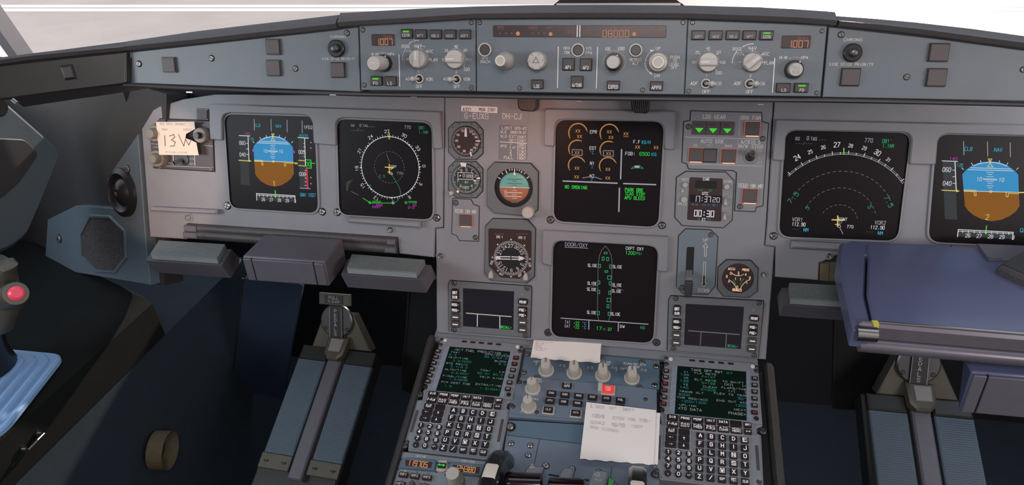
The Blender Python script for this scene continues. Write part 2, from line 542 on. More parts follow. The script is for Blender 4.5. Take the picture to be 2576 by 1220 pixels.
    def tube(s, pts, r, k, n=10, cap=True):
        pts = [V3(p) for p in pts]; rings = []
        for i, p in enumerate(pts):
            d = (pts[min(i + 1, len(pts) - 1)] - pts[max(i - 1, 0)]).normalized()
            a = d.orthogonal().normalized() if i == 0 else (A - d * A.dot(d)).normalized()
            A = a; b = d.cross(a); rr = r[i] if isinstance(r, (list, tuple)) else r
            rings.append([p + (a * math.cos(2 * math.pi * j / n) + b * math.sin(2 * math.pi * j / n)) * rr for j in range(n)])
        s.loft(rings, k, cap)
    def done(s, name, parent=None, label=None, bevel=0.0, kind=None, subsurf=0):
        me = bpy.data.meshes.new(name)
        me.from_pydata(s.v, [], s.f)
        for k in s.mats: me.materials.append(MATS[k])
        me.polygons.foreach_set('material_index', s.m)
        me.update()
        if s.sm:
            me.polygons.foreach_set('use_smooth', [True] * len(me.polygons))
            me.set_sharp_from_angle(angle=math.radians(32))
        o = bpy.data.objects.new(name, me)
        COL.objects.link(o)
        o.parent = parent or s.t.o
        if label: o['label'] = label
        if kind: o['kind'] = kind
        if bevel:
            bm_ = o.modifiers.new('soft', 'BEVEL'); bm_.width = bevel; bm_.segments = 3; bm_.limit_method = 'ANGLE'; bm_.angle_limit = math.radians(35)
        if subsurf:
            ss = o.modifiers.new('sub', 'SUBSURF'); ss.levels = subsurf; ss.render_levels = subsurf
        return o

def single(name, label, cat, b, group=None, kind=None, **kw):
    """a top-level thing that is one mesh: the builder's frame becomes the object's own"""
    o = b.done(name, **kw)
    mw = b.t.o.matrix_world.copy()
    e = b.t.o
    o.parent = None
    o.matrix_world = mw
    bpy.data.objects.remove(e)
    o.name = name
    if label: o['label'] = label
    if cat: o['category'] = cat
    if group: o['group'] = group
    if kind: o['kind'] = kind
    return o
def tmp(pl, c=None, uv=None):
    return Th('holder', None, None, pl, c, uv=uv)
def struct(name, build, pl=None):
    b = B(tmp(pl or PW)); build(b)
    return single(name, None, None, b, kind='structure')

# ---- reusable small parts (a screw mesh is shared by every screw of its size)
_scr = {}
def screw(t, X, Y, R=7, w=0.0, cross=False, k='screw', ang=None, name='screw', uv=None, metric=None):
    b = B(t); u, v = uv if uv else b.c(X, Y); r = metric or R * b.su(X, Y)
    key = (round(r, 4), cross, k)
    if key not in _scr:
        q = B(tmp(PW)); q.lathe(0, 0, [(r * 1.25, 0), (r * 1.2, r * .12), (r, r * .12)], 'gap', 20, cap=False)
        q.lathe(0, 0, [(r, 0), (r, r * .35), (r * .8, r * .5)], k, 20)
        for a in ((0, 90) if cross else (0,)):
            ca, sa = math.cos(math.radians(a)), math.sin(math.radians(a))
            q.line([(-r * .7 * ca, -r * .7 * sa), (r * .7 * ca, r * .7 * sa)], r * .22, r * .52, 'gap')
        o = q.done('screw'); _scr[key] = o.data
        e = o.parent; bpy.data.objects.remove(o); bpy.data.objects.remove(e)
    o = bpy.data.objects.new(name, _scr[key])
    COL.objects.link(o); o.parent = t.o
    o.location = (u - t.c[0], v - t.c[1], w)
    o.rotation_euler = (0, 0, math.radians(ang if ang is not None else random.uniform(0, 180)))
    return o
def screws(t, pts, R=7, w=0.0, **kw):
    for p in pts: screw(t, p[0], p[1], R, w, **kw)
# ================================================================== SETTING
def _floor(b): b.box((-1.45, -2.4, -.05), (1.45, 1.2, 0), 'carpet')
struct('floor', _floor)
def _ceil(b): b.box((-1.45, -2.4, 1.95), (1.45, -.45, 2.0), 'paint')
struct('ceiling', _ceil)
def _wl(b):
    b.box((-1.5, -2.4, 0), (-1.45, .3, 1.02), 'trimdk'); b.box((-1.5, .3, 0), (-1.45, .66, .85), 'trimdk')
    b.box((-1.5, -2.4, 1.62), (-1.45, -.45, 2.0), 'trimdk')
    b.box((-1.5, -2.4, 1.02), (-1.45, -1.75, 1.62), 'trimdk')
struct('wall_left', _wl)
def _wr(b):
    b.box((1.45, -2.4, 0), (1.5, .3, 1.02), 'trimdk'); b.box((1.45, .3, 0), (1.5, .66, .85), 'trimdk')
    b.box((1.45, -2.4, 1.62), (1.5, -.45, 2.0), 'trimdk')
    b.box((1.45, -2.4, 1.02), (1.5, -1.85, 1.62), 'trimdk')
struct('wall_right', _wr)
def _wb(b): b.box((-1.5, -2.45, 0), (1.5, -2.4, 2.0), 'paint')
struct('wall_back', _wb)
def _wf(b):
    b.box((-1.45, .62, 0), (1.45, .67, .85), 'dark')  # footwell wall, its shade put into the near-black colour
struct('wall_front', _wf)
def _gap_block(b):
    b.box((-.93, .075, .93), (1.10, .095, 1.17), 'dark')  # added dark box behind the panel, closes the gap and blocks light leaking in
struct('gap_blocker', _gap_block)
def _gnd(b):
    b.add([(-160, -20, -3.4), (160, -20, -3.4), (160, 260, -3.4), (-160, 260, -3.4)], [[0, 1, 2, 3]], 'tarmac')
struct('ground', _gnd)
def _lines(b):
    def g(px, py): p = AZ(px, py, -3.395); return (p.x, p.y, -3.395)
    for (a, c) in (((11.5, 9.5), (18.5, 17)), ((20.5, 19), (28.5, 27))):
        p0 = g(-700, a[0] + 1); p1 = g(2700, a[0] - .8); p2 = g(2700, c[0] - .8); p3 = g(-700, c[0] + 1)
        b.add([p0, p3, p2, p1], [[0, 1, 2, 3]], 'linepaint')
struct('ground_marking_line', _lines)
def _pad(b):
    g = lambda px, py: AZ(px, py, -3.39)
    q = [g(-500, 60), g(-6, 98), g(30, 150), g(-500, 260)]
    b.add([(p.x, p.y, -3.39) for p in q], [[3, 2, 1, 0]], 'linepaint')
struct('ground_apron_edge', _pad)
def _ws(b):
    for x0, x1 in ((-1.4, -.035), (.085, 1.4)):
        b.add([(x0, .46, 1.1), (x1, .46, 1.1), (x1, -.42, 1.95), (x0, -.42, 1.95)], [[0, 1, 2, 3]], 'wglass')
struct('window_1', _ws)
def _sw(b): b.add([(-1.47, -1.75, 1.02), (-1.47, .3, 1.02), (-1.47, -.4, 1.62), (-1.47, -1.75, 1.62)], [[0, 1, 2, 3]], 'wglass')
struct('window_2', _sw)
def _sw(b): b.add([(1.47, -1.85, 1.02), (1.47, .3, 1.02), (1.47, -.4, 1.62), (1.47, -1.85, 1.62)], [[0, 1, 2, 3]], 'wglass')
struct('window_3', _sw)
def _post(b):
    q0 = [AY(1386, 18, .335), AY(1728, 18, .335), AY(1640, 22, .43), AY(1480, 22, .43)]
    q1 = [AY(1396, 9.5, .33), AY(1715, 8.5, .33), AY(1630, 8, .42), AY(1480, 8, .42)]
    q2 = [AY(1490, -70, .20), AY(1600, -70, .20), AY(1570, -90, .30), AY(1520, -90, .30)]
    c2 = sum((p.x for p in q2)) / 4
    q3 = [V3((c2 - .028, -.46, 1.95)), V3((c2 + .028, -.46, 1.95)), V3((c2 + .022, -.39, 1.95)), V3((c2 - .022, -.39, 1.95))]
    b.loft([q0, q1, q2, q3], 'leather')
    q = [AY(1400, 8.6, .325), AY(1712, 7.8, .325), AY(1712, 15, .325), AY(1400, 15, .325)]
    b.loft([[V3((p.x, p.y + dy, p.z)) for p in q] for dy in (0, .02)], 'paper')
struct('trim_1', _post)
def _post2(b):
    a = [AY(-60, 30, .2), AY(-40, 20, .2), AY(52, 152, .2), AY(28, 152, .2)]
    b.loft([[V3((p.x, p.y + dy, p.z)) for p in a] for dy in (0, .04)], 'boxpl')
struct('trim_2', _post2)

# ================================================================== GLARESHIELD
def brim(t, name, st, pl=PG, mat_='leather', far=True):
    b = B(t)
    rings = []
    for (x, yt, yf) in st:
        f = pl.world(*pl.hit(x, yf)); tp = pl.world(*pl.hit(x, yt)); Wv = pl.W
        up = pl.V
        b1 = V3((tp.x, .44, 1.10)) if far else tp - Wv * .16 - up * .03
        b2 = V3((tp.x, .44, 1.00)) if far else tp - Wv * .16 - up * .07
        rings.append([f, f + Wv * .010 + up * .001, f + Wv * .014 + up * .006, tp + Wv * .010 - up * .005, tp + Wv * .005, tp - Wv * .010 - up * .002,
                      tp - Wv * .05 - up * .016 if far else tp - Wv * .05 - up * .01, b1, b2, f - Wv * .05 - up * .02, f - Wv * .004 - up * .004])
    b.loft(rings, mat_)
    return b.done(name)
g_ = Th('glareshield', 'dark grey padded glareshield running across under the windshield', 'glareshield', PG, (1460, 60))
F(0, 0, 1)
brim(g_, 'padded_brim', [(860, 33, 70), (905, 31, 66), (1050, 23, 58), (1196, 17, 49), (1360, 13.5, 47), (1540, 13, 47), (1731, 14.5, 49), (1900, 19, 55), (2000, 24, 59), (2098, 31, 67)])
brim(g_, 'padded_brim', [(327, 104, 129), (500, 79, 112), (644, 62, 96), (760, 49, 84), (856, 38, 73)])
brim(g_, 'padded_brim', [(2103, 41, 68), (2200, 48, 77), (2300, 57, 88), (2440, 73, 107), (2576, 92, 125), (2760, 122, 150)])
b = B(g_)
# backing behind the control panels, and the rounded chin below them
b.poly([(327, 126), (903, 62), (1196, 44), (1731, 44), (2085, 60), (2760, 145), (2760, 262), (2068, 246), (1720, 243), (1196, 235), (905, 232), (327, 211)], -.035, -.012, 'leatherdk')
b.done('backing', kind=None)
b = B(g_)
ch = [(322, 209, 9), (600, 222, 9), (903, 232, 10), (1196, 236, 11), (1460, 240, 12), (1721, 243, 12), (2066, 246, 12), (2300, 251, 11), (2760, 262, 11)]
rings = []
for x, y, h in ch:
    p = PG.world(*PG.hit(x, y)); q = PG.world(*PG.hit(x, y + h)); d = (q - p)
    rings.append([p + PG.W * .001, p + PG.W * .010 + d * .25, p + PG.W * .011 + d * .6, q + PG.W * .004, q - PG.W * .03, V3((q.x, .02, 1.15)), p - PG.W * .03])
b.loft(rings, 'leather')
b.done('lower_chin')
for X, Y in ((1048, 244), (1461, 254), (1910, 262), (490, 231), (847, 238)):
    b = B(g_); b.rect(X, Y, 16, 3.4, .008, .0125, 'metal', .0003, .0008); b.done('clip', label='small bright metal clip')

# ---- captain's end of the glareshield, turned towards the seat
h0 = PG.world(*PG.hit(327, 130))
y35 = math.radians(33)
PGL = Pl(h0, (math.cos(y35), math.sin(y35), 0), (0, math.sin(t20), math.cos(t20)))
ge = Th('glareshield_end', 'black leather end of the glareshield with one square button, at the window side', 'glareshield', PGL, (180, 180))
brim(ge, 'padded_brim', [(-70, 154, 176), (0, 145, 164), (80, 134.5, 153), (160, 125, 145), (245, 114, 136), (322, 104.5, 129)], PGL, 'leather', False)
b = B(ge)
b.poly([(-70, 172), (0, 161), (160, 143), (326, 126), (327, 212), (160, 232), (27, 250), (-70, 262)], -.012, 0, 'leatherdk', .003)
b.poly([(312, 131), (321, 130), (322, 208), (313, 207)], 0, .004, 'leatherdk', .001)
b.done('face')
b = B(ge)
b.rect(173.5, 181.5, 32, 37, 0, .004, 'black', .0008, .001)
b.rect(173.5, 181.5, 26, 30, .004, .0085, 'btn', .001, .001)
b.done('push_button')
b = B(ge); b.tube([PGL.world(*PGL.hit(34, 250), .004), PGL.world(*PGL.hit(46, 258), .006)], .003, 'metal'); b.done('latch')

# ================================================================== CONTROL PANELS ON THE GLARESHIELD
def sqb(t, X, Y, Wp, Hp, name='push_button', txt=None, H=8, lit=None, k='btn', h=.005, ty=None, tk='ink', Wd=None, frame=True, label=None, parent=None, r=.0006, lw=.17, w0=0.0, legs=None):
    """square push button; legend printed in its own mesh"""
    b = B(t); b.ow = w0
    if frame: b.rect(X, Y, Wp, Hp, 0, .0012, 'black', .0003, r)
    b.rect(X, Y, Wp * .90, Hp * .90, 0, h, k, .0007, r)
    if txt:
        rows = txt.split('|'); hh = H
        y0 = (Y if ty is None else ty) - (len(rows) - 1) * hh * .65
        for i, rr in enumerate(rows):
            b.T(rr, X, y0 + i * hh * 1.3, hh, tk, lw, w=h + .0003, Wd=(Wd if Wd else None))
    if lit:
        b.frect(X, Y - Hp * .22, Wp * .50, Hp * .17, h + .0003, lit)
    return b.done(name, parent, label=label)

def selector(t, X, Y, R, Rb, ang, name='rotary_knob', k='knob', h=.014, ptr='e_w'):
    """round selector with a raised grip bar and a pointer line; ang is the bar direction"""
    b = B(t); u, v = b.c(X, Y); q = b.su(X, Y); r = R * q
    b.lathe(u, v, [(Rb * q, 0), (Rb * q, .002), (Rb * q * .95, .003)], 'knobdk', 36)
    b.lathe(u, v, [(r, .002), (r, .007), (r * .93, .009)], k, 36)
    ca, sa = math.cos(math.radians(ang)), math.sin(math.radians(ang))
    def rt(p): return (u + p[0] * ca - p[1] * sa, v + p[0] * sa + p[1] * ca)
    w_ = r * .36
    bar = [(-r * .9, -w_), (r * .9, -w_), (r * .97, 0), (r * .9, w_), (-r * .9, w_)]
    b.prism([rt(p) for p in bar], .008, h, k, .0012)
    b.prism([rt(p) for p in [(-r * .05, -r * .05), (r * .82, -r * .05), (r * .82, r * .05), (-r * .05, r * .05)]], h, h + .0003, 'ink')
    return b.done(name)

def toggle(t, X, Y, R, dirx, name='toggle_switch', w0=0.0, dy=0.0):
    b = B(t); b.ow = w0; u, v = b.c(X, Y); q = b.su(X, Y); r = R * q
    b.ring(u, v, r * .72, r, 0, .002, 'knob')
    b.lathe(u, v, [(r * .72, .0003), (r * .30, .001)], 'black', 20)
    b.lathe(u, v, [(r * .5, 0), (r * .42, .004)], 'dkmetal', 16)
    o = b.done(name)
    b = B(t); b.ow = w0
    base = b.pl.world(u, v, w0 + .002); tip = b.pl.world(u + dirx * .0072, v + dy, w0 + .010)
    b.ow = 0
    b.tube([base, base.lerp(tip, .5), base.lerp(tip, .8), tip, tip + (tip - base).normalized() * .0022], [.0018, .0021, .0033, .0034, .0016], 'knob', 14)
    b.done('toggle_lever', o)
    return o

def efis(t, z, left):
    """knobs, keys and legends of one EFIS control panel, in zoom coordinates"""
    X = lambda a: a
    b = B(t)
    if left:
        b.poly([(255, 148), (1433, 112), (1436, 842), (275, 832)], -.012, 0, 'paintblue', .0008)
    else:
        b.poly([(1092, 120), (2500, 175), (2432, 898), (1058, 878)], -.012, 0, 'paintblue', .0008)
    T = b.T
    if left:
        cx, cy, c2, cy2 = 860, 518, 1237, 518
        nav = (855, 385); T('NAV', 855, 385, 30, 'ink', Wd=68); T('ROSE', 728, 388, 30, 'ink', Wd=78); T('VOR', 752, 440, 28, 'inkdim', Wd=55); T('LS', 730, 522, 28, 'inkdim', Wd=36)
        T('ARC', 972, 440, 30, 'ink', Wd=64); T('PLAN', 1006, 524, 30, 'ink', Wd=86)
        T('10', 1112, 524, 28, 'ink', Wd=28); T('20', 1140, 432, 28, 'ink', Wd=34); T('40', 1238, 388, 28, 'ink', Wd=34); T('80', 1332, 430, 28, 'ink', Wd=34); T('160', 1376, 524, 28, 'inkdim', Wd=46); T('320', 1346, 622, 28, 'ink', Wd=54)
        T('IN HG', 412, 468, 24, 'ink', Wd=70); T('HPA', 582, 468, 26, 'ink', Wd=58)
        for x_ in (862, 1242):
            T('ADF' if x_ == 862 else 'ADF', x_ - 100, 718, 30, 'ink', Wd=66); T('VOR', x_ + 104, 722, 30, 'ink', Wd=64); T('OFF', x_ + 2, 796, 30, 'ink', Wd=60)
        T('1', 858, 642, 24, 'ink'); T('2', 1240, 648, 24, 'ink')
        b.arc(cx, cy, 132, 62, 108, 9, 'inkdim'); b.arc(cx + 8, cy, 176, 92, 124, 12, 'inkdim'); b.arc(cx, cy + 6, 165, 142, 180, 8, 'inkdim'); b.arc(cx, cy, 100, -5, 80, 8, 'inkdim')
        b.ticks(cx, cy, 92, 118, (0, 44, 90, 136, 180), 6, 'ink'); b.ticks(c2, cy2, 92, 116, (-42, 0, 42, 90, 138, 180), 6, 'ink')
        b.arc(c2, cy2, 100, -42, 180, 7, 'inkdim')
        b.arc(500, 560, 98, 62, 118, 12, 'inkdim')
        b.L([(660, 475), (668, 790)], 9, 'ink')
        pills = [(743, 262, 'CSTR'), (886, 266, 'WPT'), (1036, 268, 'VOR.D'), (1182, 268, 'NDB'), (1331, 268, 'ARPT')]
        low = [(436, 738, 'FD', 1), (580, 740, 'LS', 0)]
        win = (500, 324, 232, 116); tg = [(868, 716), (1246, 722)]; tdir = -1
    else:
        cx, cy, c2, cy2 = 1733, 548, 1292, 548
        T('NAV', 1742, 408, 32, 'ink', Wd=78); T('ROSE', 1588, 416, 30, 'ink', Wd=90); T('VOR', 1614, 464, 28, 'inkdim', Wd=64); T('LS', 1580, 556, 30, 'inkdim', Wd=42)
        T('ARC', 1876, 466, 32, 'ink', Wd=74); T('PLAN', 1908, 556, 32, 'ink', Wd=94)
        T('10', 1144, 550, 28, 'ink', Wd=30); T('20', 1184, 450, 28, 'ink', Wd=38); T('40', 1294, 408, 28, 'ink', Wd=36); T('80', 1400, 448, 28, 'ink', Wd=40); T('160', 1442, 552, 28, 'ink', Wd=50); T('320', 1400, 656, 28, 'ink', Wd=60)
        T('IN HG', 2052, 502, 26, 'ink', Wd=84); T('HPA', 2270, 502, 28, 'ink', Wd=64)
        for x_ in (1272, 1712):
            T('ADF', x_ - 120, 764, 32, 'ink', Wd=72); T('VOR', x_ + 122, 766, 32, 'ink', Wd=70); T('OFF', x_, 848, 32, 'ink', Wd=70)
        T('1', 1278, 682, 26, 'ink'); T('2', 1722, 686, 26, 'ink')
        b.arc(cx, cy, 186, 90, 122, 11, 'ink'); b.arc(cx + 10, cy + 10, 208, 145, 180, 9, 'ink'); b.arc(cx, cy, 110, -5, 100, 9, 'inkdim')
        b.ticks(cx, cy, 102, 124, (0, 40, 90, 140, 180), 7, 'ink'); b.ticks(c2, cy2, 102, 124, (-42, 0, 42, 90, 138, 180), 7, 'ink')
        b.arc(c2, cy2, 110, -42, 180, 9, 'inkdim')
        b.arc(2166, 610, 112, 60, 120, 12, 'inkdim')
        b.L([(1968, 510), (1944, 855)], 10, 'ink')
        pills = [(1194, 276, 'ARPT'), (1368, 276, 'NDB'), (1540, 276, 'VOR.D'), (1710, 276, 'WPT'), (1882, 278, 'CSTR')]
        low = [(2052, 808, 'LS', 0), (2234, 808, 'FD', 1)]
        win = (2182, 344, 290, 128); tg = [(1270, 764), (1712, 764)]; tdir = 1
    b.done('faceplate')
    for x_, y_, s_ in pills:
        on = s_ == 'CSTR'
        sqb(t, x_, y_, 122 if left else 144, 98, 'push_button', s_, 26, 'e_lime' if on else None, ty=y_ + 16, tk='ink' if on else 'inkdim', Wd=72 if len(s_) > 3 else 62)
    for x_, y_, s_, on in low:
        sqb(t, x_, y_, 122 if left else 150, 98, 'push_button', s_, 28, 'e_lime' if on else None, ty=y_ + 22, Wd=42)
    b = B(t); x_, y_, w_, h_ = win
    b.rect(x_, y_, w_, h_, 0, .0015, 'amberwin', .0005, .0015)
    b.T('QNH', x_ + w_ * .22, y_ - h_ * .27, h_ * .24, 'e_ordim', w=.0018, Wd=w_ * .34)
    b.T('1007', x_ + w_ * .06, y_ + h_ * .17, h_ * .52, 'e_or7', .13, w=.0018, Wd=w_ * .70, seg=True)
    b.done('baro_display')
    if left:
        selector(t, cx, cy, 84, 96, 88)
        selector(t, c2, cy2, 90, 98, 180)
    else:
        selector(t, cx, cy, 96, 104, 42)
        selector(t, c2, cy2, 98, 108, 180)
    for (x_, y_) in tg: toggle(t, x_, y_, 44 if left else 50, tdir)
    # barometric knob: dark skirt with a pale cylinder standing out of it
    b = B(t)
    if left: u, v = b.c(512, 560)
    else: u, v = b.c(2158, 622)
    r = (80 if left else 96) * b.su(*((500, 550) if left else (2150, 620)))
    b.lathe(u, v, [(r, 0), (r, .006), (r * .94, .008)], 'black', 36)
    bb = b.done('baro_knob')
    b = B(t)
    r2 = r * .84
    if left:
        b.lathe(u, v, [(r2, .008), (r2 * .98, .036), (r2 * .9, .038)], 'knob', 40, flute=.02, nf=20)
        for (dx, dy) in ((-.25, .1), (.15, .1)): b.lathe(u + dx * r2, v + dy * r2, [(r2 * .1, .038), (r2 * .1, .0383)], 'cream', 10)
    else:
        b.lathe(u, v, [(r2 * .9, .008), (r2 * .88, .014), (r2 * .80, .016)], 'knob', 40)
        b.T('PULL', 0, 0, r2 * .36, 'inkdim', w=.0164, Wd=r2 * 1.2, uv=(u, v + r2 * .28))
        b.T('STD', 0, 0, r2 * .36, 'inkdim', w=.0164, Wd=r2 * .8, uv=(u, v - r2 * .30))
    b.done('knob_cap', bb)
    b = B(t); b.lathe(u + r * .45, v + r * .82, [(.0009, .008), (.0008, .009)], 'ink', 10); b.done('index_dot', bb)
    if left: screws(t, [(292, 222), (1390, 148), (306, 780), (1392, 806)], 20)
    else: screws(t, [(1136, 148), (2446, 234), (1096, 842), (2394, 860)], 20)

F(840, 20, 4.025)
t = Th('instrument_control_panel', "captain's blue-grey panel of range and mode knobs, left of the central autopilot panel", 'control panel', PG, (850, 480), 'baro and range panels on the glareshield')
efis(t, None, True)
F(1460, 20, 4.025)
t = Th('instrument_control_panel', "first officer's blue-grey panel of range and mode knobs with a PULL STD knob", 'control panel', PG, (1780, 520), 'baro and range panels on the glareshield')
efis(t, None, False)

# ---- flight control unit
F(840, 20, 4.025)
t = Th('autopilot_panel', 'central autopilot panel with round knobs and a long dark readout showing 08000', 'control panel', PG, (2480, 480))
b = B(t)
b.poly([(1441, 112), (3582, 112), (3546, 878), (1446, 845)], -.012, 0, 'paintblue', .0008)
T = b.T
T('SPD', 1530, 506, 26, 'ink', Wd=56); T('MACH', 1534, 544, 28, 'ink', Wd=92)
T('HDG', 2358, 406, 26, 'ink', Wd=62); T('TRK', 2360, 452, 28, 'ink', Wd=58)
b.L([(2272, 395), (2264, 806)], 9, 'ink')
F(1460, 20, 4.025)
T('V/S', 84, 408, 26, 'ink', Wd=52); T('FPA', 86, 454, 28, 'ink', Wd=64)
b.L([(174, 398), (162, 812)], 9, 'ink')
T('100', 276, 414, 32, 'ink', Wd=50); T('1000', 412, 412, 32, 'ink', Wd=68)
T('METRIC', 558, 524, 28, 'ink', Wd=118); T('ALT', 558, 562, 28, 'ink', Wd=62)
T('UP', 788, 412, 30, 'ink', Wd=44); T('DN', 776, 684, 30, 'ink', Wd=48)
T('PUSH', 958, 500, 30, 'ink', Wd=90); T('TO', 956, 536, 26, 'ink', Wd=34); T('LEVEL', 952, 572, 28, 'ink', Wd=100); T('OFF', 950, 604, 28, 'ink', Wd=62)
b.arc(786, 548, 128, 112, 176, 9, 'ink'); b.arc(786, 548, 132, 184, 238, 9, 'ink')
b.fpoly([(706, 420), (738, 428), (712, 446)], .0004, 'ink'); b.fpoly([(698, 662), (730, 676), (716, 650)], .0004, 'ink')
F(840, 20, 4.025)
b.done('faceplate')
b = B(t)      # long readout window
b.poly([(1612, 176), (2560, 176), (3366, 178), (3362, 302), (2560, 298), (1614, 294)], 0, .0012, 'amberwin', .0004, r=.002)
F(1360, 0, 6.44)
T = b.T
T('LAT', 148, 446, 44, 'e_ordim', w=.0016, Wd=96); b.cyl(164, 552, 30, .0012, .0016, 'e_or7')
T('HDG', 484, 518, 44, 'e_ordim', w=.0016, Wd=130); T('V/S', 744, 520, 44, 'e_ordim', w=.0016, Wd=104)
T('ALT', 1232, 448, 42, 'e_ordim', w=.0016, Wd=94); T('LVL/CH', 1530, 448, 42, 'e_ordim', w=.0016, Wd=230); T('V/S', 1836, 448, 42, 'e_ordim', w=.0016, Wd=100)
b.L([(1310, 450), (1400, 450)], 6, 'e_ordim', .0016); b.L([(1660, 450), (1750, 450)], 6, 'e_ordim', .0016); b.L([(1310, 450), (1310, 475)], 6, 'e_ordim', .0016); b.L([(1750, 450), (1750, 475)], 6, 'e_ordim', .0016)
T('08000', 1218, 548, 108, 'e_or7', .10, w=.0016, Wd=420, seg=True)
b.cyl(1516, 552, 32, .0012, .0016, 'e_or7')
for x_ in (1588, 1668, 1772, 1880, 1978): b.frect(x_, 552, 34, 14, .0016, 'e_ordim')
F(840, 20, 4.025)
T('SPD', 1690, 200, 28, 'e_ordim', w=.0016, Wd=66); T('HDG', 2020, 200, 28, 'e_ordim', w=.0016, Wd=84)
b.cyl(1865, 260, 20, .0012, .0016, 'e_or7')
for x_ in (1685, 1745, 1803, 2012, 2074, 2132): b.frect(x_, 258, 20, 9, .0016, 'e_dim')
b.done('readout_window')
b = B(t); b.rect(2466, 236, 12, 122, .0012, .003, 'ink', .0004); b.rect(2492, 236, 12, 122, .0012, .003, 'ink', .0004); b.done('window_divider')
# black round changeover buttons in pale rings
for (x_, y_) in ((1532, 423), (2472, 427), (3057, 428)):
    b = B(t); u, v = b.c(x_, y_); r = 66 * b.su(x_, y_)
    b.ring(u, v, r * .80, r, 0, .003, 'knob'); b.lathe(u, v, [(r * .80, .0005), (r * .78, .002), (r * .7, .0028)], 'btn', 28)
    b.done('changeover_button')
def dome(t, X, Y, R, kind):
    b = B(t); u, v = b.c(X, Y); q = b.su(X, Y); r = R * q
    b.lathe(u, v, [(r, 0), (r, .003), (r * .93, .004)], 'knobdk', 40)
    if kind == 'spd':
        b.lathe(u, v, [(r * .86, .004), (r * .82, .014), (r * .62, .018), (r * .60, .033), (r * .56, .035)], 'knob', 40)
        b.ring(u, v, r * .40, r * .5, .035, .0355, 'cream')
    elif kind == 'hdg':
        b.lathe(u, v, [(r * .93, .004), (r * .90, .014), (r * .82, .016)], 'knob', 40, flute=.015, nf=10)
        for i in range(3):
            a0, a1 = math.radians(90 + 120 * i), math.radians(210 + 120 * i)
            b.line([(u + r * .36 * math.cos(a0), v + r * .36 * math.sin(a0)), (u + r * .36 * math.cos(a1), v + r * .36 * math.sin(a1))], r * .09, .0164, 'knobdk')
        for a in range(0, 360, 60): b.line([(u + r * .62 * math.cos(math.radians(a)), v + r * .62 * math.sin(math.radians(a))), (u + r * .80 * math.cos(math.radians(a + 12)), v + r * .80 * math.sin(math.radians(a + 12)))], r * .05, .0164, 'knobdk')
    elif kind == 'alt':
        b.lathe(u, v, [(r * .90, .004), (r * .86, .008)], 'black', 40)
        b.lathe(u, v, [(r * .66, .008), (r * .64, .028), (r * .58, .030)], 'knob', 36)
        b.lathe(u + r * .3, v + r * .62, [(.001, .0075), (.001, .0086)], 'ink', 10)
    else:
        b.lathe(u, v, [(r * .90, .004), (r * .84, .012), (r * .62, .013), (r * .58, .020), (r * .52, .021)], 'knob', 40)
        b.ring(u, v, r * .44, r * .56, .0205, .0215, 'cream')
    return b.done('selector_knob')
dome(t, 1742, 533, 92, 'spd'); dome(t, 2066, 535, 98, 'hdg')
F(1460, 20, 4.025)
dome(t, 342, 548, 102, 'alt'); dome(t, 786, 548, 106, 'vs')
b = B(t); b.arc(342, 548, 112, -60, 240, 9, 'inkdim'); b.done('knob_surround')
F(840, 20, 4.025)
for x_, y_, s_ in ((2378, 570, 'AP1'), (2554, 574, 'AP2'), (2464, 750, 'A/THR'), (2062, 772, 'LOC')):
    sqb(t, x_, y_, 128, 128 if s_ != 'LOC' else 96, 'push_button', s_, 32, None, ty=y_ + 30 if s_ != 'LOC' else y_ + 20, Wd=56 if len(s_) == 3 else 92)
F(1460, 20, 4.025)
for x_, y_, s_ in ((334, 784, 'EXPED'), (770, 790, 'APPR')):
    sqb(t, x_, y_, 134, 96, 'push_button', s_, 34, None, ty=y_ + 14, Wd=94)
screws(t, [(1040, 148), (630, 832)], 20)
F(840, 20, 4.025)
screws(t, [(1474, 148), (1880, 812)], 20)

# ---- wing panels with chrono button and side stick priority light
def wing(lbl, pts, chrono, ssp, txts, sq, scr, grp, s):
    t = Th('chrono_panel', lbl, 'panel', PG, chrono, grp)
    b = B(t); b.poly(pts, -.014, -.001, 'paintblue', .0008)
    b.T('CHRONO', *txts[0], 5.5 * s, 'ink', Wd=txts[0][0] * 0 + 38 * s, w=-.0006); b.T('SIDE STICK PRIORITY', *txts[1], 5.5 * s, 'ink', Wd=txts[2] * s, w=-.0006)
    b.done('faceplate')
    b = B(t); u, v = b.c(*chrono); r = 20 * s * b.su(*chrono)
    b.lathe(u, v, [(r, -.001), (r, .004), (r * .9, .005)], 'black', 32)
    b.lathe(u, v, [(r * .48, .005), (r * .46, .009), (r * .30, .011), (r * .1, .0115)], 'dkmetal', 28)
    b.done('chrono_button')
    for (x_, y_, w_, h_) in [ssp] + sq:
        sqb(t, x_, y_, w_, h_, 'warning_light', k='sqbtn', h=.004, r=.001)
    screws(t, scr, 6 * s, -.001)
F(0, 0, 1)
wing("captain's wing panel with CHRONO button, squares and screws, left end of the glareshield", [(329, 131), (899.5, 68), (905, 231), (329, 209)], (848, 122), (851, 176, 37, 40),
     [(850, 92.5), (851, 148), 82], [(427, 163, 34, 40), (688, 118, 37, 41), (689.5, 171, 37, 42)], [(348.5, 160.5), (531.5, 146.5), (872, 83), (742.5, 172.5)], 'chrono panels', 1.0)
wing("first officer's wing panel with CHRONO button, squares and screws, right end of the glareshield", [(2086, 67), (2450, 107), (2760, 146), (2760, 258), (2070, 244.5)], (2143.5, 132.5), (2138.5, 194, 50, 46),
     [(2146, 100), (2141, 162), 92], [(2361, 132, 52, 48), (2355, 195, 52, 47)], [(2116.5, 87), (2281.5, 194), (2575, 175)], 'chrono panels', 1.2)

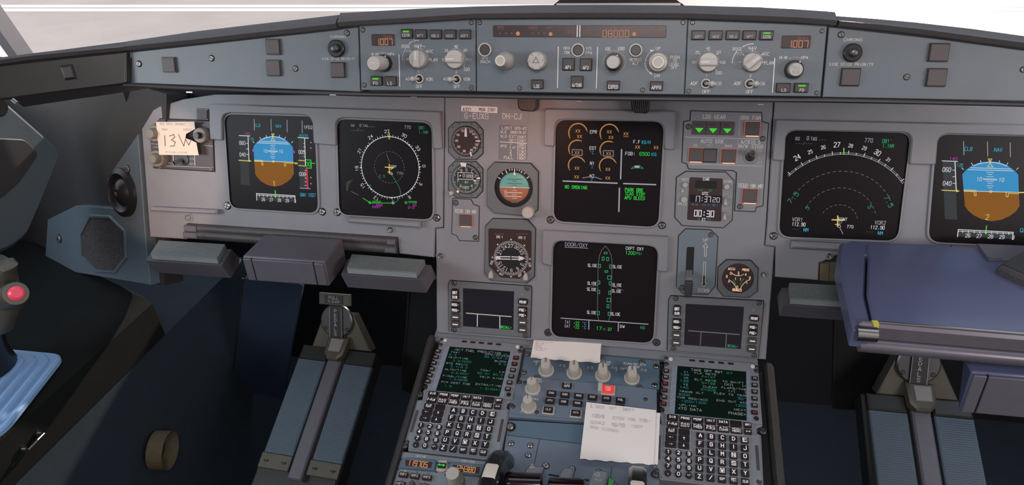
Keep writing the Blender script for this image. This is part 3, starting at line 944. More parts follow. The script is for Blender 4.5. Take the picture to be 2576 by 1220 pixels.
# two ribbed flood lights hanging from under the glareshield
for (x_, y_, s_) in ((1333.5, 266, 'grey ribbed flood lamp under the glareshield above the placard of speed limits'), (1612, 271, 'grey ribbed flood lamp under the glareshield above the upper engine display')):
    t = Th('flood_lamp', s_, 'lamp', PM, (x_, y_), 'ribbed flood lamps')
    b = B(t)
    b.poly([(x_ - 25, y_ - 22), (x_ + 25, y_ - 22), (x_ + 22, y_ + 8), (x_ + 14, y_ + 14), (x_ - 15, y_ + 12), (x_ - 22, y_ + 5)], 0, .028, 'leatherdk', .002)
    for i in range(9):
        xx = x_ - 20 + i * 5
        b.poly([(xx - 1, y_ - 16), (xx + 1, y_ - 16), (xx * .75 + x_ * .25 + 1, y_ + 8), (xx * .75 + x_ * .25 - 1, y_ + 8)], .028, .0295, 'leather')
    b.done('ribbed_housing')
# ================================================================== MAIN INSTRUMENT PANEL
F(0, 0, 1)
SCR = {'PFDL': [(566.4, 287), (793, 293.1), (802.5, 535.5), (582, 522)], 'NDL': [(849.5, 299), (1087, 308.7), (1090.5, 552), (856, 538.8)],
       'EWD': [(1399.3, 301.3), (1670, 306), (1655.7, 570.5), (1393.6, 555.2)], 'SD': [(1392.9, 603.5), (1655.6, 617.6), (1643, 861.7), (1387.6, 844)],
       'NDR': [(1975, 327.5), (2289, 334), (2256, 605), (1958.5, 594)], 'PFDR': [(2355, 337.5), (2672, 345), (2650, 622), (2333, 607)]}
def panel(lbl, pts, holes, hoods, extra=None, grp=None, cut=None):
    t = Th('dashboard', lbl, 'instrument panel', PM, pts[0], grp)
    b = B(t)
    b.poly(pts, -.03, 0, 'paint', .0015)
    b.done('panel_plate')
    for h in hoods:
        b = B(t); b.poly(h, 0, .009, 'paint', .0018, r=.004); b.done('display_hood')
    return t
hoodL = [(532, 261), (1110, 280), (1115.5, 374), (1093, 374), (1089.5, 320), (1083, 308), (1068, 304), (869, 296), (855, 300), (849, 312), (850, 366), (794, 361), (791, 307), (783, 293), (770, 289), (584, 284), (570, 288), (565, 299), (565, 353), (534, 350)]
tL = panel("captain's grey instrument panel holding two screens, a dimmer box and a ledge", [(356, 325), (385, 277), (405, 266), (460, 250), (540, 238), (1117.5, 238), (1114, 572), (1094.5, 574), (1092, 648), (1004, 638), (1000, 598), (471, 564), (468, 602), (377, 596)], None, [hoodL])
hoodE = [(1372, 273), (1698, 279), (1696, 376.5), (1671, 375), (1670.5, 322), (1663, 309), (1648, 305), (1420, 300), (1404, 303), (1398, 316), (1396, 368), (1369.5, 366)]
hoodS = [(1366, 577), (1682, 593), (1680, 681.5), (1653, 680), (1654.5, 634), (1648, 621), (1632, 616), (1413, 604), (1398, 607), (1391.5, 619), (1390, 667), (1365, 661)]
tC = panel('wide grey centre instrument panel between the two pilots', [(1119, 238), (1946, 246), (1927.5, 560), (1923, 617.5), (1949, 622), (1927, 905), (1098.5, 837), (1096.5, 575), (1116.5, 574)], None, [hoodE, hoodS])
hoodR = [(1950, 300), (2760, 318), (2760, 424), (2350, 414), (2353, 352), (2360, 342), (2374, 337), (2674, 344), (2280, 412)]
hoodR = [(1950, 300), (2740, 317), (2742, 346), (2378, 336.5), (2362, 341), (2354, 354), (2349, 414), (2283, 412), (2289, 350), (2283, 337), (2268, 332.5), (1995, 327), (1980, 331), (1974, 344), (1971, 404), (1940, 402)]
tR = panel("first officer's grey instrument panel at the right with two screens", [(1949, 246), (2800, 270), (2760, 640), (2110, 640), (2061, 662), (2059, 705), (1950.5, 697), (1951, 621), (1925, 617), (1930, 560)], None, [hoodR])
# seams and raised ledges
b = B(tL); b.poly([(390, 518), (557, 526), (556, 537), (389, 529)], 0, .014, 'paint', .003); b.done('paper_ledge')
b = B(tL); b.poly([(883, 543), (1063, 554), (1062, 570.5), (882, 557)], 0, .014, 'paint', .003); b.done('paper_ledge')
b = B(tR); b.poly([(1988, 603), (2190, 613), (2190, 631), (1986, 620)], 0, .014, 'paint', .003); b.done('paper_ledge')
for (x_, y_, tt) in ((982.5, 578, tL), (1108, 643, tC), (1920, 690, tC), (2085, 643, tR), (474.5, 547, tL)):
    b = B(tt); u, v = b.c(x_, y_); r = 9.5 * b.su(x_, y_)
    b.ring(u, v, r * .75, r * 1.15, 0, .0012, 'paint'); b.lathe(u, v, [(r * .75, 0), (r * .72, .003), (r * .5, .005), (r * .48, .003)], 'metal' if x_ != 474.5 else 'paint', 24)
    b.done('fastener')
# recess of the stowed table under the captain's panel
t = Th('stowed_table', "closed sliding table in its dark slot under the captain's panel", 'table', PM, (735, 600))
b = B(t)
b.poly([(469, 563), (1001, 597.5), (1003, 643), (470, 602)], -.04, -.02, 'trimdk')
b.done('slot')
pA = lambda x, y: PM.world(*PM.hit(x, y))
b = B(t); b.tube([pA(474, 572), pA(1000, 607)], .0085, 'leather', 12); b.done('slide_rail')
b = B(t); b.tube([pA(474, 588), pA(1000, 626)], .0095, 'leather', 12); b.done('slide_rail')
for x_, y_, w_ in ((486, 573, 30), (486, 590, 34), (988, 606, 22), (986, 626, 28)):
    b = B(t); b.rect(x_, y_, w_, 15, .002, .012, 'boxpl', .002); b.done('rail_end')

# ---- display units
def du(key, label, grp='cockpit display screens'):
    F(0, 0, 1)
    q = SCR[key]
    cx = sum(p[0] for p in q) / 4; cy = sum(p[1] for p in q) / 4
    t = Th('display_screen', label, 'screen', PM, (cx, cy), grp)
    b = B(t)
    inner = rquad([b.c(*p) for p in q], .018, 6)
    ofs = offset(inner, -.0035)
    a = sum(inner[i][0] * inner[(i + 1) % len(inner)][1] - inner[(i + 1) % len(inner)][0] * inner[i][1] for i in range(len(inner)))
    b.frame(ofs, inner, 0, .0035, .0006, 'paint', .001, kin='gap')
    b.done('bezel')
    b = B(t)
    b.flat(offset(inner, -.0005), .0006, 'scrn')
    b.ow = .0006
    return t, b
def xx(b, X, Y, W=34, H=22, k='e_amber', lw=.12):
    b.T('XX', X, Y, H, k, lw, Wd=W)

def pfd(b, right=False):
    """primary flight display picture: flight mode row, speed tape, attitude, altitude tape, heading strip"""
    if not right:
        F(300, 200, 3.211)
        S = lambda x, y: (x, y)
    else:
        F(1920, 0, 2.0)
        S = lambda x, y: (1003 + (x - 1088) * .88, 962 + (y - 660) * .735 + (x - 1250) * -.0)
    def P(l): return [S(*p) for p in l]
    def T(s, x, y, h, k, Wd=None, **kw):
        X, Y = S(x, y); f = .88 if right else 1
        b.T(s, X, Y, h * (.76 if right else 1), k, .11, Wd=Wd * f if Wd else None, **kw)
    def L(l, k, lw=5): b.L(P(l), lw * (.75 if right else 1), k)
    L([(1092, 320), (1094, 410)], 'e_grey'); L([(1228, 322), (1230, 418)], 'e_grey'); L([(1358, 328), (1359, 424)], 'e_grey')
    if not right: L([(1479, 334), (1480, 430)], 'e_grey'); T('1FD2', 1528, 386, 24, 'e_white', 66)
    T('CLB', 1120, 370, 24, 'e_cyan', 42); T('NAV', 1290, 376, 24, 'e_cyan', 44)
    # attitude ball
    b.fpoly(P([(1093, 660), (1085, 545), (1108, 512), (1140, 484), (1180, 464), (1240, 455), (1300, 462), (1345, 484), (1385, 520), (1405, 548), (1408, 668)]), .0002, 'e_sky')
    b.fpoly(P([(1093, 660), (1100, 762), (1118, 792), (1150, 824), (1195, 850), (1255, 865), (1310, 854), (1360, 826), (1392, 796), (1412, 762), (1408, 668)]), .0002, 'e_earth')
    L([(1130, 498), (1362, 508)], 'e_white', 4); L([(1118, 511), (1375, 521)], 'e_white', 4)
    L([(1093, 657), (1408, 668)], 'e_white', 4)
    for y_, w_ in ((530, 20), (545, 12), (560, 20), (592, 20), (606, 12), (622, 20), (636, 12)): L([(1243 - w_, y_), (1243 + w_, y_ + 1)], 'e_white', 3)
    L([(1205, 574), (1282, 577)], 'e_white', 4); L([(1205, 581), (1282, 584)], 'e_white', 3)
    T('10', 1182, 577, 24, 'e_white', 28); T('10', 1308, 581, 24, 'e_white', 28)
    ax, ay = S(1250, 665)
    for a in (65, 77, 90, 103, 116, 132, 48):
        x0, y0 = S(1243 + math.cos(math.radians(a)) * 205 * 1.1, 660 - math.sin(math.radians(a)) * 200)
        x1, y1 = S(1243 + math.cos(math.radians(a)) * 220 * 1.1, 660 - math.sin(math.radians(a)) * 216)
        b.L([(x0, y0), (x1, y1)], 4 if not right else 3, 'e_white')
    L([(1148, 486), (1175, 474), (1210, 465), (1243, 462), (1280, 465), (1312, 474), (1340, 488)], 'e_white', 4)
    L([(1232, 438), (1254, 438), (1243, 466), (1232, 438)], 'e_yellow', 4); L([(1228, 492), (1243, 468), (1260, 494), (1228, 492)], 'e_yellow', 4)
    # aircraft symbol
    L([(1096, 650), (1162, 653), (1164, 690), (1154, 690), (1152, 662), (1096, 660), (1096, 650)], 'e_yellow', 4)
    L([(1406, 668), (1334, 664), (1336, 698), (1346, 698), (1348, 674), (1406, 678), (1406, 668)], 'e_yellow', 4)
    L([(1241, 656), (1253, 656), (1253, 668), (1241, 668), (1241, 656)], 'e_yellow', 4)
    # speed tape
    b.fpoly(P([(972, 448), (1044, 450), (1056, 855), (985, 850)]), .0002, 'e_tape')
    L([(970, 452), (1058, 456)], 'e_white', 5); L([(1043, 456), (1050, 655)], 'e_white', 6)
    for y_ in (515, 560, 605): L([(1030, y_), (1044, y_ + 1)], 'e_white', 4)
    T('140', 1034, 437, 18, 'e_mag', 42); T('135', 1070, 482, 20, 'e_cyan', 36)
    T('060', 996, 512, 28, 'e_white', 46); T('040', 998, 606, 28, 'e_white', 46)
    L([(968, 652), (1064, 658)], 'e_yellow', 6); b.fpoly(P([(1050, 648), (1070, 659), (1050, 666)]), .0003, 'e_yellow')
    if not right:
        b.fpoly(P([(1448, 470), (1500, 472), (1520, 880), (1462, 876)]), .0002, 'e_tape')
        L([(1445, 468), (1530, 474)], 'e_white', 5); L([(1500, 476), (1506, 690)], 'e_white', 6); L([(1462, 876), (1545, 882)], 'e_grey', 5)
        T('8000', 1492, 456, 24, 'e_cyan', 68); T('005', 1476, 586, 28, 'e_white', 50); T('000', 1482, 764, 28, 'e_white', 50)
        for y_ in (515, 545, 585, 620): L([(1492, y_), (1502, y_ + 1)], 'e_white', 4)
        for y_ in (735, 765, 795, 825, 855): L([(1502, y_), (1512, y_ + 1)], 'e_white', 4)
        L([(1450, 652), (1508, 656)], 'e_yellow', 5); L([(1450, 694), (1508, 698)], 'e_yellow', 5)
        L([(1512, 648), (1550, 650), (1554, 716), (1516, 714)], 'e_green', 5); T('00', 1528, 684, 34, 'e_green', 36); L([(1554, 676), (1582, 678)], 'e_green', 5)
        L([(1516, 716), (1524, 878)], 'e_red', 14)
        L([(1416, 672), (1442, 674)], 'e_yellow', 5); L([(1418, 680), (1442, 682)], 'e_yellow', 4)
        for y_ in (508, 552, 790, 840): L([(1548, y_), (1552, y_ + 2)], 'e_grey', 8)
        T('QNH 1007', 1526, 932, 26, 'e_cyan', 122)
        b.L([(1414, 576), (1416, 592)], 8, 'e_mag'); b.L([(1082, 566), (1084, 578)], 8, 'e_mag')
        T('1', 1254, 838, 34, 'e_orhot', 14, )
        L([(1262, 896), (1266, 950)], 'e_lime', 8)
    else:
        b.T('QN', 1308, 1158, 18, 'e_cyan', .12); b.L([(1288, 968), (1312, 968)], 6, 'e_yellow')
        b.T('2', 1126, 1092, 26, 'e_yellow', .1, Wd=14)
        b.L([(1122, 1136), (1119, 1164)], 5, 'e_lime'); b.L([(1119, 1164), (1123, 1170), (1119, 1178), (1114, 1170)], 3, 'e_lime', closed=True)
    # heading strip
    if not right:
        b.fpoly([(1110, 930), (1420, 942), (1420, 990), (1114, 972)], .0002, 'e_tape')
        b.L([(1114, 975), (1110, 920), (1421, 938), (1424, 992)], 5, 'e_white'); b.L([(1112, 932), (1421, 948)], 4, 'e_white')
        for i, s_ in enumerate(('26', '27', '28', '29', '3')): b.T(s_, 1166 + i * 64, 968 + i * 3.4, 24, 'e_white', .12, Wd=26 if len(s_) > 1 else 11)
        for i in range(9): b.L([(1134 + i * 32, 930 + i * 1.8), (1134 + i * 32, 944 + i * 1.8)], 4, 'e_white')
    else:
        b.fpoly([(980, 1160), (1255, 1168), (1253, 1202), (978, 1188)], .0002, 'e_tape')
        b.L([(976, 1190), (980, 1154), (1256, 1168), (1252, 1204)], 4, 'e_white'); b.L([(980, 1162), (1256, 1175)], 3, 'e_white')
        for i, s_ in enumerate(('26', '27', '28', '29', '3')): b.T(s_, 1028 + i * 57, 1184 + i * 2.6, 18, 'e_white', .12, Wd=24 if len(s_) > 1 else 10)
        for i in range(9): b.L([(1002 + i * 29, 1160 + i * 1.2), (1002 + i * 29, 1170 + i * 1.2)], 3, 'e_white')

t, b = du('PFDL', "captain's flight screen with blue and brown horizon, marked 1FD2")
pfd(b); b.done('screen')
F(0, 0, 1); screws(t, [(572.5, 517.7), (810.7, 532.6)], 7.5, cross=True, k='metal')
t, b = du('PFDR', "first officer's flight screen with blue and brown horizon at the right edge")
pfd(b, True); b.done('screen')

# captain's navigation display: full rose
t, b = du('NDL', "captain's navigation screen with a full white compass circle")
F(820, 260, 3.39)
u, v = b.c(548, 545); q = b.su(548, 545)
b.arc(548, 545, 245, 0, 360, 4.5, 'e_white', n=72); b.arc(542, 545, 127, 0, 360, 3, 'e_dim', n=60, dash=1)
for i in range(72):
    a = math.radians(i * 5 + 3)
    r0, r1 = 246 * q, (262 if i % 2 == 0 else 255) * q
    b.line([(u + r0 * math.cos(a), v + r0 * math.sin(a)), (u + r1 * math.cos(a), v + r1 * math.sin(a))], 3 * q, .0004, 'e_white')
for i, s_ in enumerate(('0', '33', '30', '27', '24', '21', '18', '15', '12', '9', '6', '3')):
    a = i * 30 + 4
    rr = 287 * q
    b.T(s_, 0, 0, 24 * q, 'e_white', .11, uv=(u + rr * math.cos(math.radians(a)), v + rr * math.sin(math.radians(a))), rot=a - 90)
for a in (2, 48, 138, 182, 228, 272, 318):
    A = math.radians(a); r0, r1 = 240 * q, 254 * q
    p = [(u + r0 * math.cos(A), v + r0 * math.sin(A)), (u + r1 * math.cos(A + .03), v + r1 * math.sin(A + .03)), (u + r1 * math.cos(A - .03), v + r1 * math.sin(A - .03))]
    b.flat(p, .0006, 'e_white')
b.L([(540, 250), (541, 292)], 7, 'e_yellow'); b.arc(541, 300, 6, 0, 360, 3, 'e_lime', n=10)
b.T('GS', 230, 188, 18, 'e_grey', .12, Wd=28); b.T('0', 296, 187, 22, 'e_grey', .12, Wd=12); b.T('TAS', 336, 190, 18, 'e_grey', .12, Wd=38)
b.T('770', 697, 204, 25, 'e_grey', .11, Wd=52); b.T('081', 818, 208, 24, 'e_dgreen', .11, Wd=48); b.T('1.1NM', 832, 246, 22, 'e_dgreen', .11, Wd=76)
b.L([(268, 228), (282, 212)], 3, 'e_dim'); b.L([(215, 230), (325, 233)], 2, 'e_dim'); b.L([(345, 198), (420, 202)], 2, 'e_dim')
b.L([(541, 518), (543, 600)], 7, 'e_yellow'); b.L([(506, 543), (578, 548)], 7, 'e_yellow'); b.L([(528, 584), (556, 586)], 5, 'e_yellow')
b.T('EGNT', 578, 537, 17, 'e_white', .11, Wd=50); b.arc(562, 600, 8, 0, 360, 3, 'e_white', n=8)
b.L([(534, 552), (572, 556)], 3, 'e_amber'); b.L([(552, 566), (572, 552)], 3, 'e_white')
b.L([(518, 430), (528, 460), (545, 500)], 4, 'e_dim')
b.T('770', 630, 596, 20, 'e_grey', .11, Wd=46); b.T('2.5', 480, 620, 20, 'e_dgreen', .11, Wd=48); b.T('5', 378, 704, 18, 'e_dgreen', .11)
b.L([(565, 612), (595, 660), (625, 712), (638, 750), (636, 790), (612, 830), (580, 852)], 3, 'e_dgreen')
b.L([(575, 850), (380, 848), (315, 806)], 4, 'e_green'); b.L([(278, 782), (218, 750)], 4, 'e_dim')
for x_ in (376, 684): b.arc(x_, 845, 9, 0, 360, 4, 'e_green', n=8)
b.T('INT542', 432, 838, 16, 'e_green', .13, Wd=74); b.T('+ 4500', 440, 866, 16, 'e_mag', .13, Wd=86); b.T('250KT', 432, 884, 14, 'e_mag', .13, Wd=70)
b.T('INT005', 738, 841, 16, 'e_green', .13, Wd=74); b.T('+ 20', 738, 866, 16, 'e_mag', .13, Wd=66); b.T('210', 728, 888, 16, 'e_mag', .13, Wd=54)
b.fpoly([(170, 745), (176, 670), (238, 640), (200, 690), (188, 748)], .0002, 'e_tape')
b.done('screen')
F(0, 0, 1); screws(t, [(848.6, 533.7), (1098.7, 548)], 7.5, cross=True, k='metal')

# first officer's navigation display: arc
t, b = du('NDR', "first officer's navigation screen with an arc scale and three dashed range arcs")
F(1920, 0, 2.0)
cx, cy = 378, 1118
u, v = b.c(cx, cy); q = b.su(cx, cy)
b.arc(cx, cy, 366, 37, 139, 3, 'e_grey', n=50)
b.arc(cx, cy, 374, 37, 139, 2, 'e_grey', n=50)
for r_, a0, a1 in ((276, 22, 158), (187, 18, 160), (96, 16, 158)): b.arc(cx, cy, r_, a0, a1, 2.6, 'e_dim', n=46 if r_ > 200 else (34 if r_ > 100 else 20), dash=1)
for i in range(-8, 9):
    a = math.radians(88.5 - i * 6.1); r0, r1 = 366 * q, (384 if i % 2 == 0 else 376) * q
    b.line([(u + r0 * math.cos(a), v + r0 * math.sin(a)), (u + r1 * math.cos(a), v + r1 * math.sin(a))], 3 * q, .0004, 'e_white')
for s_, x_, y_, h_, ro in (('24', 170, 792, 24, 32), ('25', 235, 764, 17, 22), ('26', 301, 741, 17, 12), ('27', 370, 728, 24, 2), ('28', 439, 733, 17, -8), ('29', 508, 745, 17, -18), ('30', 574, 768, 24, -30), ('31', 629, 804, 17, -38)):
    b.T(s_, x_, y_, h_, 'e_white', .12, rot=ro, Wd=h_ * 1.25)
b.L([(405, 746), (405, 776)], 6, 'e_lime')
b.T('GS', 172, 697, 15, 'e_grey', .12, Wd=20); b.T('0', 224, 695, 18, 'e_grey', .12, Wd=9); b.T('TAS', 254, 698, 16, 'e_grey', .12, Wd=30); b.T('---', 296, 704, 10, 'e_dim', .2, Wd=36); b.T('---/---', 204, 722, 14, 'e_dim', .14, Wd=82)
b.T('770', 530, 706, 20, 'e_grey', .11, Wd=40); b.T("081'", 622, 710, 19, 'e_dgreen', .12, Wd=46); b.T('1.1NM', 628, 734, 17, 'e_dgreen', .12, Wd=56)
b.T('7.5', 150, 994, 22, 'e_dgreen', .11, rot=55); b.T('5', 222, 1046, 18, 'e_dgreen', .12, rot=50); b.T('5', 535, 1040, 18, 'e_dgreen', .12, rot=-60); b.T('7.5', 630, 1014, 22, 'e_dgreen', .11, rot=-60)
b.T('VOR1', 172, 1104, 18, 'e_grey', .12, Wd=52); b.T('112.90', 178, 1128, 17, 'e_white', .12, Wd=66); b.T('---', 162, 1152, 8, 'e_dim', .2, Wd=34); b.T('NM', 214, 1156, 16, 'e_cyan', .13, Wd=22)
b.T('VOR2', 588, 1120, 18, 'e_grey', .12, Wd=54); b.T('112.90', 574, 1144, 17, 'e_white', .12, Wd=70); b.T('---', 534, 1166, 8, 'e_dim', .2, Wd=34); b.T('NM', 588, 1172, 16, 'e_cyan', .13, Wd=24)
b.L([(374, 1086), (373, 1138)], 6, 'e_yellow'); b.L([(346, 1105), (404, 1107)], 6, 'e_yellow'); b.L([(362, 1128), (384, 1130)], 4, 'e_yellow')
b.T('EGNT', 400, 1102, 14, 'e_white', .12, Wd=42); b.T('07', 386, 1118, 14, 'e_grey', .12, Wd=20); b.arc(382, 1138, 7, 0, 360, 3, 'e_grey', n=8); b.T('770', 436, 1140, 14, 'e_white', .12, Wd=32)
b.L([(384, 1144), (400, 1176)], 3, 'e_grey')
b.done('screen')
F(0, 0, 1); screws(t, [(1946, 593.5)], 8.5, cross=True, k='metal')

# upper centre display: engines and warnings
t, b = du('EWD', 'upper centre engine screen with amber XX gauges and green NO SMOKING text')
F(1360, 260, 3.388)
for x_, y_, r_, a0, a1 in ((318, 250, 80, 8, 218), (585, 256, 80, 10, 218), (312, 386, 74, 60, 218), (578, 395, 74, 60, 218), (308, 526, 73, 22, 218), (573, 532, 74, 20, 218)):
    b.arc(x_, y_, r_, a0, a1, 4, 'e_amber', n=30); b.arc(x_, y_, r_ - 6, a0 + 12, a1 - 16, 2.5, 'e_amber', n=30)
for x_, y_ in ((318, 235), (332, 282), (586, 242), (600, 290), (727, 260), (826, 372), (984, 376), (312, 420), (580, 428), (310, 552), (574, 562), (307, 627), (572, 636)): xx(b, x_, y_, 38, 24)
b.L([(708, 283), (748, 284)], 3, 'e_amber')
for x_, y_ in ((312, 419), (578, 427)): b.L([(x_ - 42, y_ - 25), (x_ + 42, y_ - 23), (x_ + 42, y_ + 25), (x_ - 42, y_ + 22)], 9, 'e_dim', closed=True)
for s_, x_, y_, w_ in (('EPR', 451, 243, 56), ('EGT', 446, 381, 54), ('N1', 440, 510, 34), ('N2', 438, 619, 36)): b.T(s_, x_, y_, 27, 'e_white', .11, Wd=w_)
b.T('oC', 438, 420, 24, 'e_sky', .12, Wd=32); b.T('%', 440, 544, 22, 'e_sky', .12, Wd=14); b.T('%', 436, 650, 22, 'e_sky', .12, Wd=14)
b.L([(358, 636), (412, 626)], 9, 'e_dim'); b.L([(464, 628), (518, 646)], 9, 'e_dim')
b.T('F.F', 819, 328, 27, 'e_white', .11, Wd=54); b.T('KG/H', 899, 331, 27, 'e_cyan', .11, Wd=70)
b.T('FOB:', 764, 428, 27, 'e_white', .11, Wd=82); b.T('6500', 886, 431, 28, 'e_green', .11, Wd=84); b.T('KG', 966, 434, 27, 'e_cyan', .11, Wd=38)
b.L([(690, 394), (682, 642)], 11, 'e_grey'); b.L([(192, 661), (652, 680)], 11, 'e_grey'); b.L([(708, 683), (980, 692)], 11, 'e_grey'); b.L([(672, 722), (667, 920)], 11, 'e_grey')
b.L([(772, 556), (800, 532), (844, 530), (874, 554), (842, 550), (800, 550)], 4, 'e_dgreen', closed=True); b.frect(822, 540, 42, 20, .0004, 'e_grey')
b.T('NO SMOKING', 302, 714, 27, 'e_green', .13, Wd=186)
b.T('PARK BRK', 796, 737, 29, 'e_green', .13, Wd=152); b.T('TCAS STBY', 804, 771, 27, 'e_green', .13, Wd=168); b.T('APU BLEED', 802, 806, 27, 'e_green', .13, Wd=170)
b.done('screen')
F(0, 0, 1); screws(t, [(1385, 552.8), (1665.4, 567)], 8, cross=True, k='metal')

# lower centre display: doors and oxygen
t, b = du('SD', 'lower centre screen showing the DOOR/OXY page with the aircraft outline')
F(1080, 540, 3.388)
b.T('DOOR/OXY', 1253, 256, 30, 'e_grey', .11, Wd=190); b.L([(1156, 276), (1350, 285)], 4, 'e_grey')
b.T('CKPT OXY', 1750, 288, 25, 'e_white', .11, Wd=150); b.T('1200', 1714, 325, 27, 'e_green', .11, Wd=80); b.T('PSI', 1788, 330, 22, 'e_dgreen', .12, Wd=46)
b.L([(1444, 895), (1432, 850), (1440, 420), (1450, 350), (1470, 300), (1502, 266), (1530, 300), (1550, 345), (1557, 410), (1546, 850), (1528, 900)], 4, 'e_dim')
b.L([(1334, 626), (1432, 600)], 3, 'e_dim'); b.L([(1556, 606), (1656, 646)], 3, 'e_dim')
def dr(x_, y_, w_=17, h_=28): b.L([(x_ - w_ / 2, y_ - h_ / 2), (x_ + w_ / 2, y_ - h_ / 2), (x_ + w_ / 2, y_ + h_ / 2), (x_ - w_ / 2, y_ + h_ / 2)], 5, 'e_dgreen', closed=True)
for x_, y_ in ((1452, 436), (1545, 441), (1445, 577), (1542, 584), (1443, 657), (1538, 663), (1441, 837), (1533, 844), (1523, 779), (1482, 374), (1520, 377)): dr(x_, y_)
dr(1503, 326, 24, 14); dr(1509, 483, 24, 14); dr(1535, 535, 30, 30); dr(1530, 726, 30, 30)
for x_, y_ in ((1390, 432), (1603, 443), (1387, 584), (1600, 598), (1384, 635), (1596, 650), (1383, 832), (1588, 846)): b.T('SLIDE', x_, y_, 25, 'e_white', .11, Wd=76)
b.L([(1122, 880), (1864, 932)], 7, 'e_grey'); b.L([(1360, 905), (1360, 975)], 7, 'e_grey'); b.L([(1612, 922), (1610, 990)], 7, 'e_grey')
b.T('TAT', 1178, 914, 24, 'e_grey', .11, Wd=46); b.T('SAT', 1177, 948, 24, 'e_grey', .11, Wd=46); b.T('+22', 1254, 922, 24, 'e_green', .11, Wd=48); b.T('+22', 1253, 955, 24, 'e_green', .11, Wd=48)
b.T('oC', 1320, 926, 22, 'e_cyan', .11, Wd=32); b.T('oC', 1319, 960, 22, 'e_cyan', .11, Wd=32)
b.T('17', 1446, 967, 28, 'e_green', .11, Wd=44); b.T('H', 1491, 974, 18, 'e_dgreen', .12, Wd=14); b.T('37', 1538, 976, 24, 'e_green', .11, Wd=32)
b.T('GW', 1645, 951, 22, 'e_white', .12, Wd=38); b.T('KG', 1819, 961, 24, 'e_dgreen', .12, Wd=34)
b.done('screen')
F(0, 0, 1); screws(t, [(1379, 836.6), (1651.7, 861.7)], 8, cross=True, k='dkmetal')

# ================================================================== STANDBY INSTRUMENTS
def octo(t, pts, w1, k='instr', r=0, gap=True, bev=.001):
    b = B(t)
    if gap: b.prism(offset([b.c(*p) for p in pts], -.0012), 0, .0006, 'gap')
    b.poly(pts, 0, w1, k, bev); return b
F(1100, 260, 5.083)
t = Th('airspeed_indicator', 'round dark standby airspeed dial with a white needle pointing up', 'instrument', PM, (374, 482))
b = octo(t, [(228, 243), (492, 243), (584, 340), (584, 640), (500, 716), (236, 712), (148, 622), (148, 320)], .003)
for x_, y_ in ((287, 262), (447, 266), (530, 312), (566, 398), (566, 565), (450, 690), (288, 686), (174, 556), (204, 304)): b.cyl(x_, y_, 8, .003, .0032, 'gap', n=10)
b.done('case')
b = B(t); u, v = b.c(374, 482); q = b.su(374, 482)
b.lathe(u, v, [(190 * q, .003), (186 * q, .0045), (180 * q, .0046)], 'black', 48, cap=True); b.ow = .0047
mat('dialred', (.032, .014, .014), .35)
b.cyl(374, 482, 178, 0, .0001, 'dialred', n=48)
for i in range(60):
    if 0 <= i: b.ticks(374, 482, 158 if i % 3 else 146, 172, (i * 6,), 3.5, 'ink')
for s_, x_, y_ in (('50', 336, 350), ('60', 440, 360), ('80', 476, 390), ('100', 502, 430), ('120', 508, 524), ('140', 484, 564), ('160', 446, 594), ('200', 354, 606), ('250', 284, 552), ('300', 258, 474), ('350', 276, 402)): b.T(s_, x_, y_, 24, 'ink', .17, Wd=34)
b.fpoly([(358, 424), (362, 330), (374, 302), (386, 330), (392, 424)], .0008, 'ink'); b.frect(530, 478, 60, 14, .0006, 'ink'); b.fpoly([(424, 612), (444, 620), (456, 674), (436, 670)], .0006, 'ink')
b.done('dial')
F(1100, 260, 5.083)
t = Th('altimeter', 'round standby altimeter with a 0 000 drum window and a green lower face', 'instrument', PM, (374, 962))
b = octo(t, [(232, 738), (496, 746), (582, 836), (580, 1120), (500, 1204), (238, 1194), (146, 1100), (150, 820)], .003)
for x_, y_ in ((447, 760), (530, 812), (566, 888), (564, 1062), (446, 1172), (288, 1166), (174, 874), (206, 794)): b.cyl(x_, y_, 8, .003, .0032, 'gap', n=10)
b.done('case')
b = B(t); u, v = b.c(374, 965); q = b.su(374, 965)
b.lathe(u, v, [(190 * q, .003), (186 * q, .0045), (182 * q, .0046)], 'black', 48); b.ow = .0047
mat('dialgreen', (.022, .045, .038), .4)
b.flat([(u + 180 * q * math.cos(math.radians(a)), v + 180 * q * math.sin(math.radians(a))) for a in range(180, 361, 6)], .0001, 'dialgreen')
for i in range(50): b.ticks(374, 965, 152 if i % 5 else 138, 172, (i * 7.2 + 90,), 5, 'ink')
for s_, x_, y_ in (('0', 384, 848), ('1', 448, 862), ('2', 492, 924), ('3', 492, 1010), ('4', 450, 1050), ('6', 312, 1052), ('7', 272, 990), ('9', 318, 856)): b.T(s_, x_, y_, 32, 'ink', .15, Wd=20)
b.frect(370, 922, 194, 84, .0003, 'black'); b.L([(274, 880), (466, 886), (464, 968), (276, 962)], 7, 'ink', .0006, closed=True)
b.T('*', 304, 920, 36, 'ink', .3, w=.0006, Wd=28); b.T('0', 350, 918, 40, 'ink', .17, w=.0006, Wd=24); b.T('000', 416, 926, 38, 'ink', .17, w=.0006, Wd=70)
b.T('ALT', 384, 1002, 24, 'ink', .17, Wd=42); b.T('1007', 372, 1072, 32, 'ink', .16, Wd=84)
b.fpoly([(302, 752), (384, 760), (376, 812), (340, 800), (318, 802)], .0008, 'ink'); b.fpoly([(508, 950), (556, 940), (558, 964), (510, 966)], .0008, 'ink'); b.fpoly([(466, 972), (516, 980), (512, 992), (470, 986)], .0006, 'ink')
b.done('dial')
b = B(t); b.cyl(198, 1138, 26, .003, .013, 'knob', .001); b.done('adjusting_knob')
b = B(t); b.cyl(272, 1122, 14, .0045, .0065, 'e_orhot', .0004, n=14); b.done('warning_light', label='small lit orange lamp')

